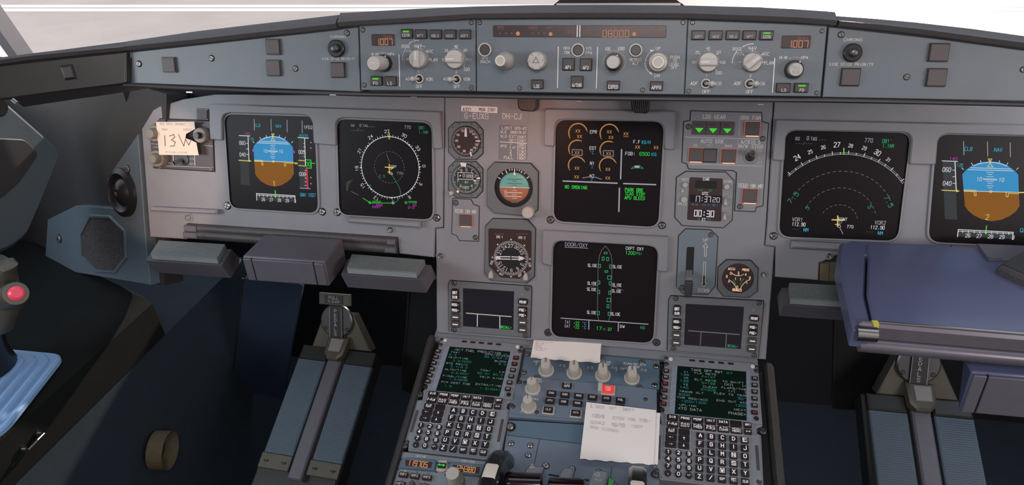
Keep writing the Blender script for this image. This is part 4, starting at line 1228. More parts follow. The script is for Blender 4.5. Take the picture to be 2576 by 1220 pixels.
F(1100, 260, 4.068)
t = Th('standby_horizon', 'large standby horizon ball, green above brown, with a pale knob', 'instrument', PM, (788, 860))
b = octo(t, [(592, 602), (958, 614), (1036, 700), (1030, 1085), (950, 1150), (590, 1118), (514, 1040), (518, 680)], .001, bev=.0006)
u, v = b.c(788, 860); q = b.su(788, 860)
outer = [b.c(*p) for p in [(592, 602), (958, 614), (1036, 700), (1030, 1085), (950, 1150), (590, 1118), (514, 1040), (518, 680)]]
inner = [(u + 196 * q * math.cos(math.radians(a)), v + 196 * q * math.sin(math.radians(a))) for a in range(0, 360, 6)]
b.frame(outer, inner, .001, .006, .0012, 'instr', .001, kin='gap')
b.done('case')
b = B(t); b.lathe(u, v, [(196 * q, .0012), (150 * q, .0013)], 'black', 48)
# rotating ball: a real domed disc in two colours
R = 152 * q
for half, k_ in ((0, 'sky_sphere'), (1, 'earth_sphere')):
    rings = []
    for j in range(9):
        e = j / 8 * math.pi / 2
        pts = []
        for i in range(25):
            a = math.pi * (i / 24) + (math.pi if half else 0)
            pts.append((u + R * math.cos(e) * math.cos(a), v + R * math.cos(e) * math.sin(a), .0014 + .0035 * math.sin(e)))
        rings.append(pts)
    vs = sum(rings, []); fs = []
    for l in range(8):
        for i in range(24): fs.append([l * 25 + i, l * 25 + i + 1, (l + 1) * 25 + i + 1, (l + 1) * 25 + i])
    b.add(vs, fs, k_)
b.ow = .0050
b.L([(650, 852), (950, 862)], 6, 'cream')
for y_, w_ in ((770, 150), (815, 140)): b.L([(800 - w_ / 2, y_), (800 + w_ / 2, y_ + 3)], 4, 'inkblack')
for y_, w_ in ((790, 40), (838, 46)): b.L([(796 - w_ / 2, y_), (796 + w_ / 2, y_ + 1)], 4, 'inkblack')
for y_, w_ in ((908, 150), (946, 140)): b.L([(796 - w_ / 2, y_), (796 + w_ / 2, y_ + 4)], 7, 'cream')
for y_, w_ in ((888, 40), (930, 46), (966, 50)): b.L([(796 - w_ / 2, y_), (796 + w_ / 2, y_ + 1)], 5, 'cream')
b.T('10', 704, 900, 30, 'cream', .14, Wd=26); b.T('20', 708, 936, 28, 'cream', .14, Wd=28)
b.fpoly([(740, 992), (856, 998), (830, 1014), (770, 1014)], .0004, 'tan'); b.fpoly([(772, 852), (794, 846), (816, 854), (794, 868)], .0006, 'cream')
b.fpoly([(784, 726), (796, 690), (812, 730)], .0006, 'ink'); b.ow = .0014
for a, l in ((38, 34), (55, 22), (66, 30), (74, 18), (82, 18), (90, 36), (98, 18), (106, 18), (118, 34), (132, 20), (150, 32)):
    b.ticks(790, 860, 196 - l, 192, (a,), 9, 'ink')
b.done('horizon_ball')
b = B(t); u2, v2 = b.c(945, 1100); r_ = 60 * q
b.lathe(u2, v2, [(r_, .006), (r_, .020), (r_ * .92, .0215), (r_ * .8, .0215), (r_ * .76, .0208)], 'knob', 40); b.done('caging_knob')

F(820, 260, 3.39)
def terr(label, pts, btn, txt, scr, H=28):
    t = Th('terrain_switch_panel', label, 'switch panel', PM, btn[:2], 'TERR ON ND switch panels')
    b = octo(t, pts, .0015, 'paint', bev=.0005); b.T('TERR ON ND', txt[0], txt[1], H, 'ink', .16, Wd=txt[2], w=.0019); b.done('plate')
    litbtn(t, *btn, w0=.0015)
    for s_ in scr: screw(t, s_[0], s_[1], s_[2], .0015)
    return t
def litbtn(t, X, Y, W, H, w0=0, hot=True, name='push_button', bot=True):
    b = B(t); b.ow = w0
    b.rect(X, Y, W, H, 0, .0010, 'e_orange' if hot else 'black', .0003)
    if bot: b.rect(X, Y + H * .475, W * .78, H * .06, 0, .0016, 'e_orhot', .0003)
    b.rect(X, Y - H * .02, W * .91, H * .90, 0, .0045, 'sqbtn', .0008)
    return b.done(name)
terr('small panel with TERR ON ND lettering under the standby altimeter', [(1085, 812), (1235, 820), (1258, 862), (1306, 880), (1300, 1172), (1140, 1168), (1118, 1124), (1076, 1108)], (1196, 998, 112, 106), (1192, 920, 182), [(1108, 846, 20), (1275, 1142, 18)])
# registration and placards
t = Th('type_placard', 'white label strip printed A321 MSN 2381 above the aircraft registration', 'label', PM, (1308, 46))
b = B(t); b.poly([(1154, 17), (1463, 30), (1463, 83), (1152, 67)], 0, .0012, 'paper', .0003); b.T('A321', 1206, 52, 26, 'inkblack', .13, w=.0014, Wd=72); b.T('MSN 2381', 1378, 54, 26, 'inkblack', .13, w=.0014, Wd=140)
single('type_placard', 'white label strip printed A321 MSN 2381 above the aircraft registration', 'label', b)
t = Th('registration_plate', 'grey plate lettered G-EUXG and DH-CJ at the top of the centre panel', 'plate', PM, (1420, 110))
b = B(t); b.poly([(1150, 60), (1725, 84), (1722, 168), (1148, 148)], 0, .0006, 'paint', .0002)
b.T('G-EUXG', 1284, 108, 46, 'ink', .15, w=.001, Wd=200); b.T('DH-CJ', 1586, 110, 46, 'ink', .15, w=.001, Wd=156)
single('registration_plate', 'grey plate lettered G-EUXG and DH-CJ at the top of the centre panel', 'plate', b)
t = Th('speed_limit_placard', 'grey placard of speed limits with white text headed LIMIT SPD', 'placard', PM, (1600, 335))
b = B(t); b.poly([(1482, 184), (1716, 194), (1714, 484), (1470, 478)], 0, .0008, 'bezel', .0002); b.ow = .0007
b.T('LIMIT SPD-KT', 1608, 212, 24, 'ink', .17, Wd=212)
for s_, x_, y_, w_ in (('VLE', 1515, 244, 50), ('280KT/M.67', 1640, 248, 132), ('VLO', 1516, 280, 52), ('EXT', 1594, 282, 54), ('250KT', 1668, 287, 76), ('RET', 1594, 316, 54), ('220KT', 1668, 318, 76), ('VFE', 1515, 364, 54), ('1', 1576, 352, 8), ('230KT', 1668, 354, 74), ('1+F', 1590, 378, 50), ('215KT', 1668, 382, 74), ('2', 1576, 408, 14), ('215KT', 1668, 412, 74), ('3', 1576, 436, 14), ('195KT', 1668, 440, 74), ('FULL', 1558, 462, 76), ('190KT', 1668, 468, 74)):
    b.T(s_, x_, y_, 21, 'ink', .17, Wd=w_)
b.L([(1484, 328), (1714, 340)], 5, 'ink')
single('speed_limit_placard', 'grey placard of speed limits with white text headed LIMIT SPD', 'placard', b)

# ---- radio magnetic indicator
F(1080, 540, 3.388)
t = Th('radio_magnetic_indicator', 'compass card instrument with DME windows and two thick white needles', 'instrument', PM, (690, 330))
b = octo(t, [(545, 32), (835, 40), (905, 118), (895, 525), (830, 580), (530, 556), (474, 496), (482, 96)], .0045)
b.done('case')
b = B(t)
b.poly([(518, 112), (860, 128), (876, 140), (872, 460), (770, 540), (610, 528), (512, 430), (508, 120)], .0045, .0052, 'dialred', .0002)
b.ow = .0056
b.T('DME-1', 606, 184, 20, 'ink', .15, Wd=54); b.T('DME-2', 794, 190, 20, 'ink', .15, Wd=58)
for x_ in (570, 592, 614, 636, 750, 776, 806, 834): b.frect(x_, 158, 10, 6, 0, 'e_dim')
u, v = b.c(702, 364); q = b.su(702, 364)
b.lathe(u, v, [(150 * q, -.0003), (150 * q, .0001)], 'black', 40)
for i in range(72): b.ticks(702, 364, 130 if i % 2 else 122, 147, (i * 5,), 4, 'ink')
for i, s_ in enumerate(('', '33', '30', '27', '24', '21', '', '15', '12', '9', '6', '3')):
    a = i * 30 + 3
    if s_: b.T(s_, 0, 0, 25 * q, 'ink', .15, uv=(u + 104 * q * math.cos(math.radians(a)), v + 104 * q * math.sin(math.radians(a))), rot=a - 90, w=.0004)
for a in (0, 45, 90, 135, 180, 225, 270, 315):
    A = math.radians(a + 1); r0, r1 = 151 * q, 164 * q
    b.flat([(u + r0 * math.cos(A), v + r0 * math.sin(A)), (u + r1 * math.cos(A + .06), v + r1 * math.sin(A + .06)), (u + r1 * math.cos(A - .06), v + r1 * math.sin(A - .06))], .0004, 'ink')
b.L([(576, 350), (694, 352)], 9, 'ink', .0009); b.L([(576, 370), (694, 372)], 9, 'ink', .0009); b.L([(710, 352), (800, 356)], 9, 'ink', .0009); b.L([(710, 372), (800, 374)], 9, 'ink', .0009)
b.fpoly([(768, 342), (824, 364), (768, 388)], .0011, 'ink'); b.fpoly([(560, 358), (612, 346), (612, 376)], .0011, 'ink')
for s_, x_, y_, ro in (('VOR', 538, 402, 70), ('VOR', 860, 420, -75), ('ADF', 620, 500, -30), ('ADF', 778, 508, 35)): b.T(s_, x_, y_, 18, 'ink', .16, rot=ro, Wd=36)
b.done('compass_card')
for x_, y_ in ((532, 506), (826, 524)):
    b = B(t); b.poly([(x_ - 18, y_ + 26), (x_ - 18, y_ - 10), (x_ - 4, y_ - 38), (x_ + 8, y_ - 38), (x_ + 20, y_ - 10), (x_ + 20, y_ + 26)], .0045, .012, 'knob', .0015); b.done('selector_knob')

# ---- datalink units
def dcdu(label, z0, f, shift, lit, grp='datalink display units'):
    F(*z0)
    S = f
    t = Th('datalink_display', label, 'display unit', PM, S(520, 810), grp)
    def P(l): return [S(*p) for p in l]
    b = octo(t, P([(180, 560), (868, 608), (872, 640), (858, 1044), (170, 990), (166, 596)]), .004, 'bezel')
    b.fpoly(P([(292, 620), (726, 648), (720, 976), (292, 944)]), .0043, 'gap')
    for y_ in (720, 833, 895): b.L(P([(262, y_), (292, y_ + 1)]), 3, 'paint', .0044)
    for y_ in (765, 880, 940): b.L(P([(728, y_), (764, y_ + 2)]), 3, 'paint', .0044)
    b.done('case')
    b = B(t); b.fpoly(P([(298, 626), (720, 654), (715, 970), (298, 940)]), .0046, 'lcd'); b.ow = .0046
    k_ = 'e_orhot' if lit else 'e_grey'
    mat_ = 'e_white' if lit else 'e_dim'
    b.L(P([(322, 832), (702, 862)]), 8, 'cream' if lit else 'e_dim', .0004); b.L(P([(416, 846), (414, 944)]), 6, mat_, .0004); b.L(P([(606, 862), (606, 962)]), 6, mat_, .0004)
    X, Y = S(660, 952); b.T('RECALL*', X, Y, 20, 'e_green' if lit else 'e_dgreen', .14, Wd=90)
    b.done('screen')
    for x_, y_, kind in ((228, 670, 'BRT|DIM'), (232, 756, 'MSG-'), (233, 802, 'MSG+'), (232, 862, '_'), (232, 923, '_'), (805, 733, 'PRINT'), (802, 801, 'PGE-'), (802, 845, 'PGE+'), (801, 907, '_'), (800, 970, '_')):
        b = B(t); b.ow = .004; X, Y = S(x_, y_)
        r_ = .0035 if kind in ('BRT|DIM', 'PRINT') else .0012
        w_, h_ = (64, 92) if kind == 'BRT|DIM' else ((80, 52) if kind == 'PRINT' else (74, 46 if kind != '_' else 54))
        b.rect(X, Y, w_, h_, 0, .0045, 'key' if kind != '_' else 'keyg', .0006, r_)
        if kind == '_': b.frect(X, Y, 46, 9, .0047, 'inklit')
        elif kind == 'BRT|DIM': b.T('BRT', X, Y - 16, 22, 'inklit', .2, w=.0047, Wd=38); b.T('DIM', X, Y + 22, 22, 'inklit', .2, w=.0047, Wd=36)
        else: b.T(kind, X, Y, 20, 'inklit', .2, w=.0047, Wd=56)
        b.done('key')
    for x_, y_ in ((216, 578), (836, 620), (214, 974), (824, 1024)): screw(t, *S(x_, y_), 19, .004, cross=True)
    b = B(t); X, Y = S(797, 672); b.cyl(X, Y, 12, .004, .0045, 'paint', n=14); b.done('light_sensor')
dcdu('left datalink screen unit with white table lines, under the compass card instrument', (1080, 540, 3.388), lambda x, y: (x, y), None, True)
def mp(x, y):
    # same unit seen on the right, mapped from the left one's outline
    s_ = (x - 166) / 702.0; w_ = (y - 560 - s_ * 48) / 432.0
    X = (78 + s_ * 802) - w_ * 18 - s_ * w_ * 12; Y = (622 + s_ * 44) + w_ * (462 - 0) + s_ * w_ * 14
    return X, Y
dcdu('right datalink screen unit with dim lines, under the gear lever and brake gauge', (1660, 560, 3.389), mp, None, False)
# ================================================================== LANDING GEAR, CLOCK, LEVER, BRAKES
F(1360, 260, 3.388)
t = Th('landing_gear_indicator', 'irregular panel with three green triangles, AUTO BRK buttons and the right TERR ON ND square', 'control panel', PM, (1570, 330))
b = octo(t, [(1282, 66), (1880, 80), (1884, 156), (1938, 172), (1890, 872), (1836, 880), (1824, 920), (1656, 912), (1672, 590), (1640, 570), (1262, 556), (1248, 512), (1206, 500), (1222, 158), (1276, 146)], .002, 'paint', bev=.0006)
b.ow = .0017
b.T('LDG GEAR', 1478, 114, 32, 'ink', .17, Wd=190); b.T('BRK FAN', 1791, 122, 30, 'ink', .17, Wd=164)
b.T('AUTO BRK', 1462, 322, 30, 'ink', .17, Wd=192); b.T('LO', 1318, 355, 18, 'ink', .2, Wd=30); b.T('MED', 1442, 356, 18, 'inkdim', .2, Wd=50); b.T('MAX', 1600, 362, 18, 'ink', .2, Wd=56)
b.T('A/SKID &', 1788, 328, 30, 'ink', .17, Wd=162); b.T('N/W STRG', 1792, 366, 30, 'ink', .17, Wd=200); b.T('ON', 1868, 402, 16, 'inkdim', .18, Wd=34); b.T('OFF', 1864, 504, 16, 'inkdim', .18, Wd=46)
b.T('TERR ON ND', 1787, 702, 32, 'ink', .17, Wd=212)
b.L([(1232, 286), (1868, 304)], 9, 'inkdim'); b.L([(1696, 108), (1690, 272)], 6, 'inkdim'); b.L([(1684, 318), (1674, 508)], 6, 'inkdim'); b.L([(1270, 514), (1886, 534)], 6, 'inkdim')
b.done('plate')
for x_, y_ in ((1350, 208), (1467, 211), (1588, 213)):
    b = B(t); b.ow = .002; b.rect(x_, y_, 116, 114, 0, .002, 'sqbtn', .0005)
    b.L([(x_ - 30, y_ + 3), (x_ + 32, y_ + 4), (x_, y_ + 38)], 5, 'e_green', .0023, closed=True); b.fpoly([(x_ - 30, y_ + 3), (x_ + 32, y_ + 4), (x_, y_ + 38)], .0021, 'e_lime')
    b.T('UNLK', x_, y_ - 28, 14, 'keyg', .15, w=.0022, Wd=50)
    b.done('gear_light')
litbtn(t, 1802, 218, 136, 128, .002); litbtn(t, 1320, 440, 126, 124, .002); litbtn(t, 1440, 444, 122, 120, .002, hot=False, bot=False); litbtn(t, 1600, 450, 134, 124, .002); litbtn(t, 1780, 790, 134, 126, .002)
for x_, y_ in ((1260, 198), (1890, 300), (1698, 878)): screw(t, x_, y_, 20, .002)
b = B(t); u, v = b.c(1784, 452); q = b.su(1784, 452)
b.lathe(u, v, [(66 * q, .002), (60 * q, .003), (44 * q, .0028)], 'knobdk', 30); b.lathe(u, v, [(44 * q, .003), (40 * q, .0032)], 'black', 24)
base = PM.world(u, v, .003); tip = PM.world(u, v + .0075, .022)
so = b.done('antiskid_switch')
b = B(t); b.tube([base, base.lerp(tip, .5), base.lerp(tip, .8), tip, tip + (tip - base).normalized() * .003], [.0024, .0030, .0046, .0046, .0028], 'metal', 14); b.done('switch_lever', so)

F(1690, 420, 7.624)
t = Th('clock', 'eight-sided cockpit clock reading 17:37 20 above an elapsed time of 00:30', 'clock', PM, (640, 620))
b = octo(t, [(270, 88), (1030, 100), (1188, 262), (1148, 1020), (984, 1160), (200, 1116), (60, 960), (94, 200)], .0025, 'paint')
b.ow = .0022
for s_, x_, y_, h_, w_ in (('RST', 262, 238, 42, 128), ('CHR', 1072, 274, 44, 142), ('DATE', 200, 700, 44, 166), ('GPS', 1032, 520, 32, 96), ('INT', 1112, 570, 30, 66), ('SET', 1100, 680, 30, 66), ('RUN', 1018, 792, 34, 100), ('STP', 1096, 850, 28, 66), ('RST', 1086, 908, 28, 66)):
    b.T(s_, x_, y_, h_, 'inkdim' if h_ < 36 else 'ink', .15, Wd=w_)
b.done('case')
b = B(t)
b.poly([(340, 192), (975, 220), (940, 1040), (292, 1005)], .0025, .0035, 'dialred', .0003, r=.0022); b.ow = .0037
b.fpoly([(450, 250), (862, 268), (856, 412), (444, 396)], 0, 'gap'); b.fpoly([(350, 524), (962, 548), (956, 690), (344, 668)], 0, 'lcd'); b.fpoly([(408, 800), (826, 824), (820, 968), (402, 946)], 0, 'lcd')
b.T('CHR', 654, 230, 48, 'e_white', .17, Wd=114); b.T('UTC', 638, 502, 52, 'e_white', .17, Wd=112); b.T('ET', 610, 1002, 48, 'e_white', .17, Wd=60)
b.T('MIN', 542, 440, 30, 'e_dgreen', .1, Wd=70); b.T('SEC', 738, 446, 30, 'e_dgreen', .1, Wd=60)
b.T('HR.MO', 436, 714, 26, 'e_sky', .12, Wd=120); b.T('MIN.DY', 654, 722, 26, 'e_sky', .12, Wd=150); b.T('SEC.Y', 828, 728, 26, 'e_sky', .12, Wd=100)
b.T('17:37', 580, 608, 104, 'e_lcd', .12, Wd=320, seg=True); b.T('20', 846, 624, 84, 'e_lcd', .12, Wd=128, seg=True)
b.T('00:30', 616, 886, 112, 'e_lcd', .17, Wd=370, seg=True)
b.T('HR', 516, 990, 26, 'e_dgreen', .12, Wd=40); b.T('MIN', 706, 996, 26, 'e_dgreen', .12, Wd=60)
b.done('readout')
for x_, y_, r_, w_ in ((250, 338, 52, .008), (204, 456, 32, .005), (234, 622, 64, .006), (1048, 372, 54, .008)):
    b = B(t); b.cyl(x_, y_, r_, .0025, w_, 'knob', .0008); b.done('push_knob')
for x_, y_ in ((1022, 660), (1004, 940)):
    b = B(t); b.poly([(x_ - 36, y_ + 56), (x_ - 36, y_ + 10), (x_ - 4, y_ - 84), (x_ + 4, y_ - 84), (x_ + 30, y_ + 10), (x_ + 34, y_ + 70)], .0025, .010, 'knob', .001); b.done('selector_knob')

F(1660, 560, 3.389)
t = Th('landing_gear_lever', 'landing gear lever in a tall slotted plate marked UP and DOWN with arrows', 'lever', PM, (300, 330))
b = octo(t, [(222, 54), (430, 62), (492, 122), (468, 540), (408, 608), (196, 600), (142, 540), (162, 110)], .002, 'leverplate', bev=.0006)
b.ow = .0017
b.T('UP', 388, 146, 24, 'ink', .14, Wd=40); b.T('DOWN', 372, 574, 30, 'ink', .14, Wd=92)
b.L([(378, 284), (380, 206), (368, 204), (390, 172), (408, 208), (396, 208), (394, 284)], 4, 'ink', closed=True)
b.L([(372, 334), (364, 514), (354, 514), (374, 546), (396, 512), (384, 512), (390, 336)], 4, 'ink', closed=True); b.fpoly([(368, 450), (386, 450), (384, 514), (392, 516), (374, 540), (358, 516), (366, 514)], .0003, 'dialred')
b.fpoly([(240, 204), (294, 206), (282, 446), (218, 442), (228, 215)], .0005, 'gap', r=.0015)
b.done('plate')
b = B(t)
u, v = b.c(248, 420)
Pq = lambda x, y, w: PM.world(*PM.hit(*px_(x, y)), w)
b.loft([[Pq(222, 400, .002), Pq(276, 402, .002), Pq(276, 440, .002), Pq(222, 438, .002)], [Pq(218, 438, .024), Pq(272, 440, .024), Pq(270, 476, .022), Pq(214, 474, .022)]], 'pedpaint')
b.done('lever_arm')
b = B(t)
b.loft([[Pq(206, 458, .022), Pq(276, 460, .022), Pq(262, 602, .010), Pq(204, 600, .010)], [Pq(208, 460, .036), Pq(274, 462, .036), Pq(266, 600, .024), Pq(206, 598, .024)]], 'keyg')
b.done('lever_handle', bevel=.002)
screw(t, 434, 102, 18, .002); screw(t, 190, 552, 20, .002)

t = Th('brake_pressure_gauge', 'eight-sided triple brake pressure gauge lettered ACCU PRESS and BRAKES', 'gauge', PM, (662, 472))
b = octo(t, [(570, 316), (772, 322), (834, 388), (826, 582), (756, 634), (540, 622), (490, 560), (500, 376)], .004, 'instr')
b.done('case')
b = B(t); b.cyl(662, 470, 136, .004, .0048, 'dialred', .0003, n=40); b.ow = .0048
b.T('ACCU', 608, 388, 18, 'e_orhot', .16, Wd=56); b.T('PRESS', 728, 396, 18, 'e_orhot', .16, Wd=56); b.T('BRAKES', 655, 567, 20, 'e_orhot', .16, Wd=76)
b.arc(668, 372, 80, 228, 306, 5, 'e_orhot'); b.arc(668, 372, 78, 282, 300, 7, 'ltgreen')
b.arc(524, 586, 128, 10, 66, 4, 'e_orhot'); b.arc(530, 540, 112, 8, 36, 9, 'ltgreen'); b.arc(806, 590, 128, 114, 168, 4, 'e_orhot'); b.arc(788, 542, 108, 140, 172, 9, 'ltgreen')
for s_, x_, y_ in (('0', 602, 426), ('4', 728, 436), ('3', 567, 452), ('3', 762, 464), ('0', 656, 542), ('1', 642, 472), ('1', 684, 476)): b.T(s_, x_, y_, 20, 'e_orhot', .16, Wd=12)
b.fpoly([(660, 410), (674, 410), (674, 440), (667, 450), (661, 440)], .0006, 'cream'); b.fpoly([(590, 470), (576, 500), (584, 506), (593, 500)], .0006, 'cream'); b.fpoly([(730, 476), (732, 512), (742, 516), (744, 508)], .0006, 'cream')
b.done('dial')

# ---- captain's dimmer box and the handwritten note
F(300, 200, 3.211)
t = Th('dimmer_panel', 'dark box of brightness knobs behind a handwritten note, left of the captain screens', 'control panel', PM, (520, 530))
b = octo(t, [(330, 318), (756, 334), (772, 742), (280, 712), (250, 430), (262, 400)], .003, 'keyg')
b.ow = .0027
b.L([(266, 518), (372, 526)], 4, 'inkdim'); b.L([(278, 690), (766, 712)], 4, 'inkdim'); b.L([(444, 610), (446, 684)], 5, 'ink'); b.L([(616, 612), (620, 692)], 5, 'ink'); b.L([(690, 530), (766, 538)], 4, 'inkdim')
for s_, x_, y_, w_ in (('PFD', 330, 352, 44), ('LOUD SPKR', 328, 546, 90), ('MAX', 418, 674, 40), ('OFF', 594, 682, 34), ('ON', 594, 640, 30), ('BRT', 738, 494, 30), ('ND', 690, 368, 26)): b.T(s_, x_, y_, 15, 'inkdim', .16, Wd=w_)
b.done('case')
for x_, y_, r_, ri in ((330, 432, 62, 30), (348, 632, 62, 30), (690, 448, 56, 0)):
    b = B(t); u, v = b.c(x_, y_); q = b.su(x_, y_)
    b.lathe(u, v, [(r_ * q, .003), (r_ * q * .97, .014), (r_ * q * .9, .016)], 'dimknob', 40, flute=.03, nf=16)
    o = b.done('dimmer_knob')
    if ri:
        b = B(t); b.lathe(u, v, [(r_ * q * .60, .016), (r_ * q * .55, .026), (r_ * q * .48, .028)], 'dimknob', 32, flute=.03, nf=12); b.done('inner_knob', o)
    else:
        b = B(t); b.lathe(u, v, [(r_ * q * .42, .016), (r_ * q * .38, .026)], 'black', 28); b.done('inner_knob', o)
b = B(t); u, v = b.c(528, 642); q = b.su(528, 642)
b.lathe(u, v, [(46 * q, .003), (42 * q, .0045)], 'black', 28); base = PM.world(u, v, .003); tip = PM.world(u - .008, v - .006, .020)
b.tube([base, base.lerp(tip, .7), tip], [.0022, .0030, .0038], 'metal', 12); b.done('toggle_switch')
screw(t, 342, 706, 12, .003); screw(t, 752, 724, 10, .003)
F(300, 200, 3.211)
t = Th('push_button', 'black square push button above the handwritten note', 'button', PM, (680, 282))
b = B(t); b.poly([(630, 232), (730, 238), (730, 328), (634, 324)], 0, .003, 'black', .0006); b.poly([(640, 242), (722, 247), (722, 318), (642, 314)], .003, .005, 'sqbtn', .0006)
single('push_button', 'black square push button above the handwritten note', 'button', b)
t = Th('paper_note', 'small cream note with 13W handwritten on it, stuck over the dimmer box', 'note', PM, (520, 470))
b = B(t)
qa = [(350, 340), (655, 337), (662, 395), (590, 436), (584, 470), (640, 490), (672, 505), (690, 606), (375, 602)]
b.poly(qa, .0175, .0179, 'paperwarm', 0, back=True); b.ow = .0180
F(300, 200, 3.211)
b.line([b.c(*p) for p in [(420, 450), (424, 530)]], .0016, .0002, 'pen')
b.line([b.c(*p) for p in [(458, 452), (492, 440), (500, 460), (474, 484), (504, 500), (496, 530), (462, 534)]], .0014, .0002, 'pen')
b.line([b.c(*p) for p in [(530, 440), (572, 532), (586, 478), (612, 524), (632, 480)]], .0014, .0002, 'pen')
b.T('SEE SPEC REPORT', 482, 356, 14, 'inkdim', .16, Wd=200); b.T('WITHIN LIMITS', 512, 582, 12, 'inkdim', .16, Wd=170); b.T('MAX', 420, 400, 14, 'inkdim', .16, Wd=40); b.T('CREW', 600, 402, 14, 'inkdim', .16, Wd=60)
single('paper_note', 'small cream note with 13W handwritten on it, stuck over the dimmer box', 'note', b)

# ================================================================== PEDESTAL
F(0, 0, 1)
t = Th('centre_pedestal', 'grey centre pedestal body with dark padded side rails between the seats', 'pedestal', PP, (1500, 1100))
b = B(t)
xl, xr = -.2955, .2715
pz = lambda y, w=0.0: PP.O.z + (y - PP.O.y) * math.tan(t18) + w
b.loft([[V3((x_, y_, z_)) for x_, y_, z_ in ((xl, .05, 0.0), (xr, .05, 0.0), (xr, -1.0, 0.0), (xl, -1.0, 0.0))], [V3((xl, -.098, pz(-.098, -.021))), V3((xr, -.098, pz(-.098, -.021))), V3((xr, -1.0, pz(-1.0, -.021))), V3((xl, -1.0, pz(-1.0, -.021)))]], 'dark')
b.done('body')
for sx_ in (-1, 1):
    b = B(t); xx_ = xl if sx_ < 0 else xr
    rings = []
    for y_ in (-.10, -.2, -.4, -.7, -1.0):
        z_ = pz(y_, .0)
        rings.append([V3((xx_ + dx * sx_ - .0, y_, z_ + dz)) for dx, dz in ((.0005, -.05), (.0005, -.003), (.004, .003), (.011, .002), (.016, -.005), (.017, -.06))])
    b.loft(rings, 'rail'); b.done('padded_rail')
b = B(t)
P_ = lambda x, y: PP.hit(x, y)
b.prism([(-.293, -.012), (.269, -.012), (.269, .030), (-.293, .030)], -.012, -.004, 'pedpaint'); b.done('upper_plate')

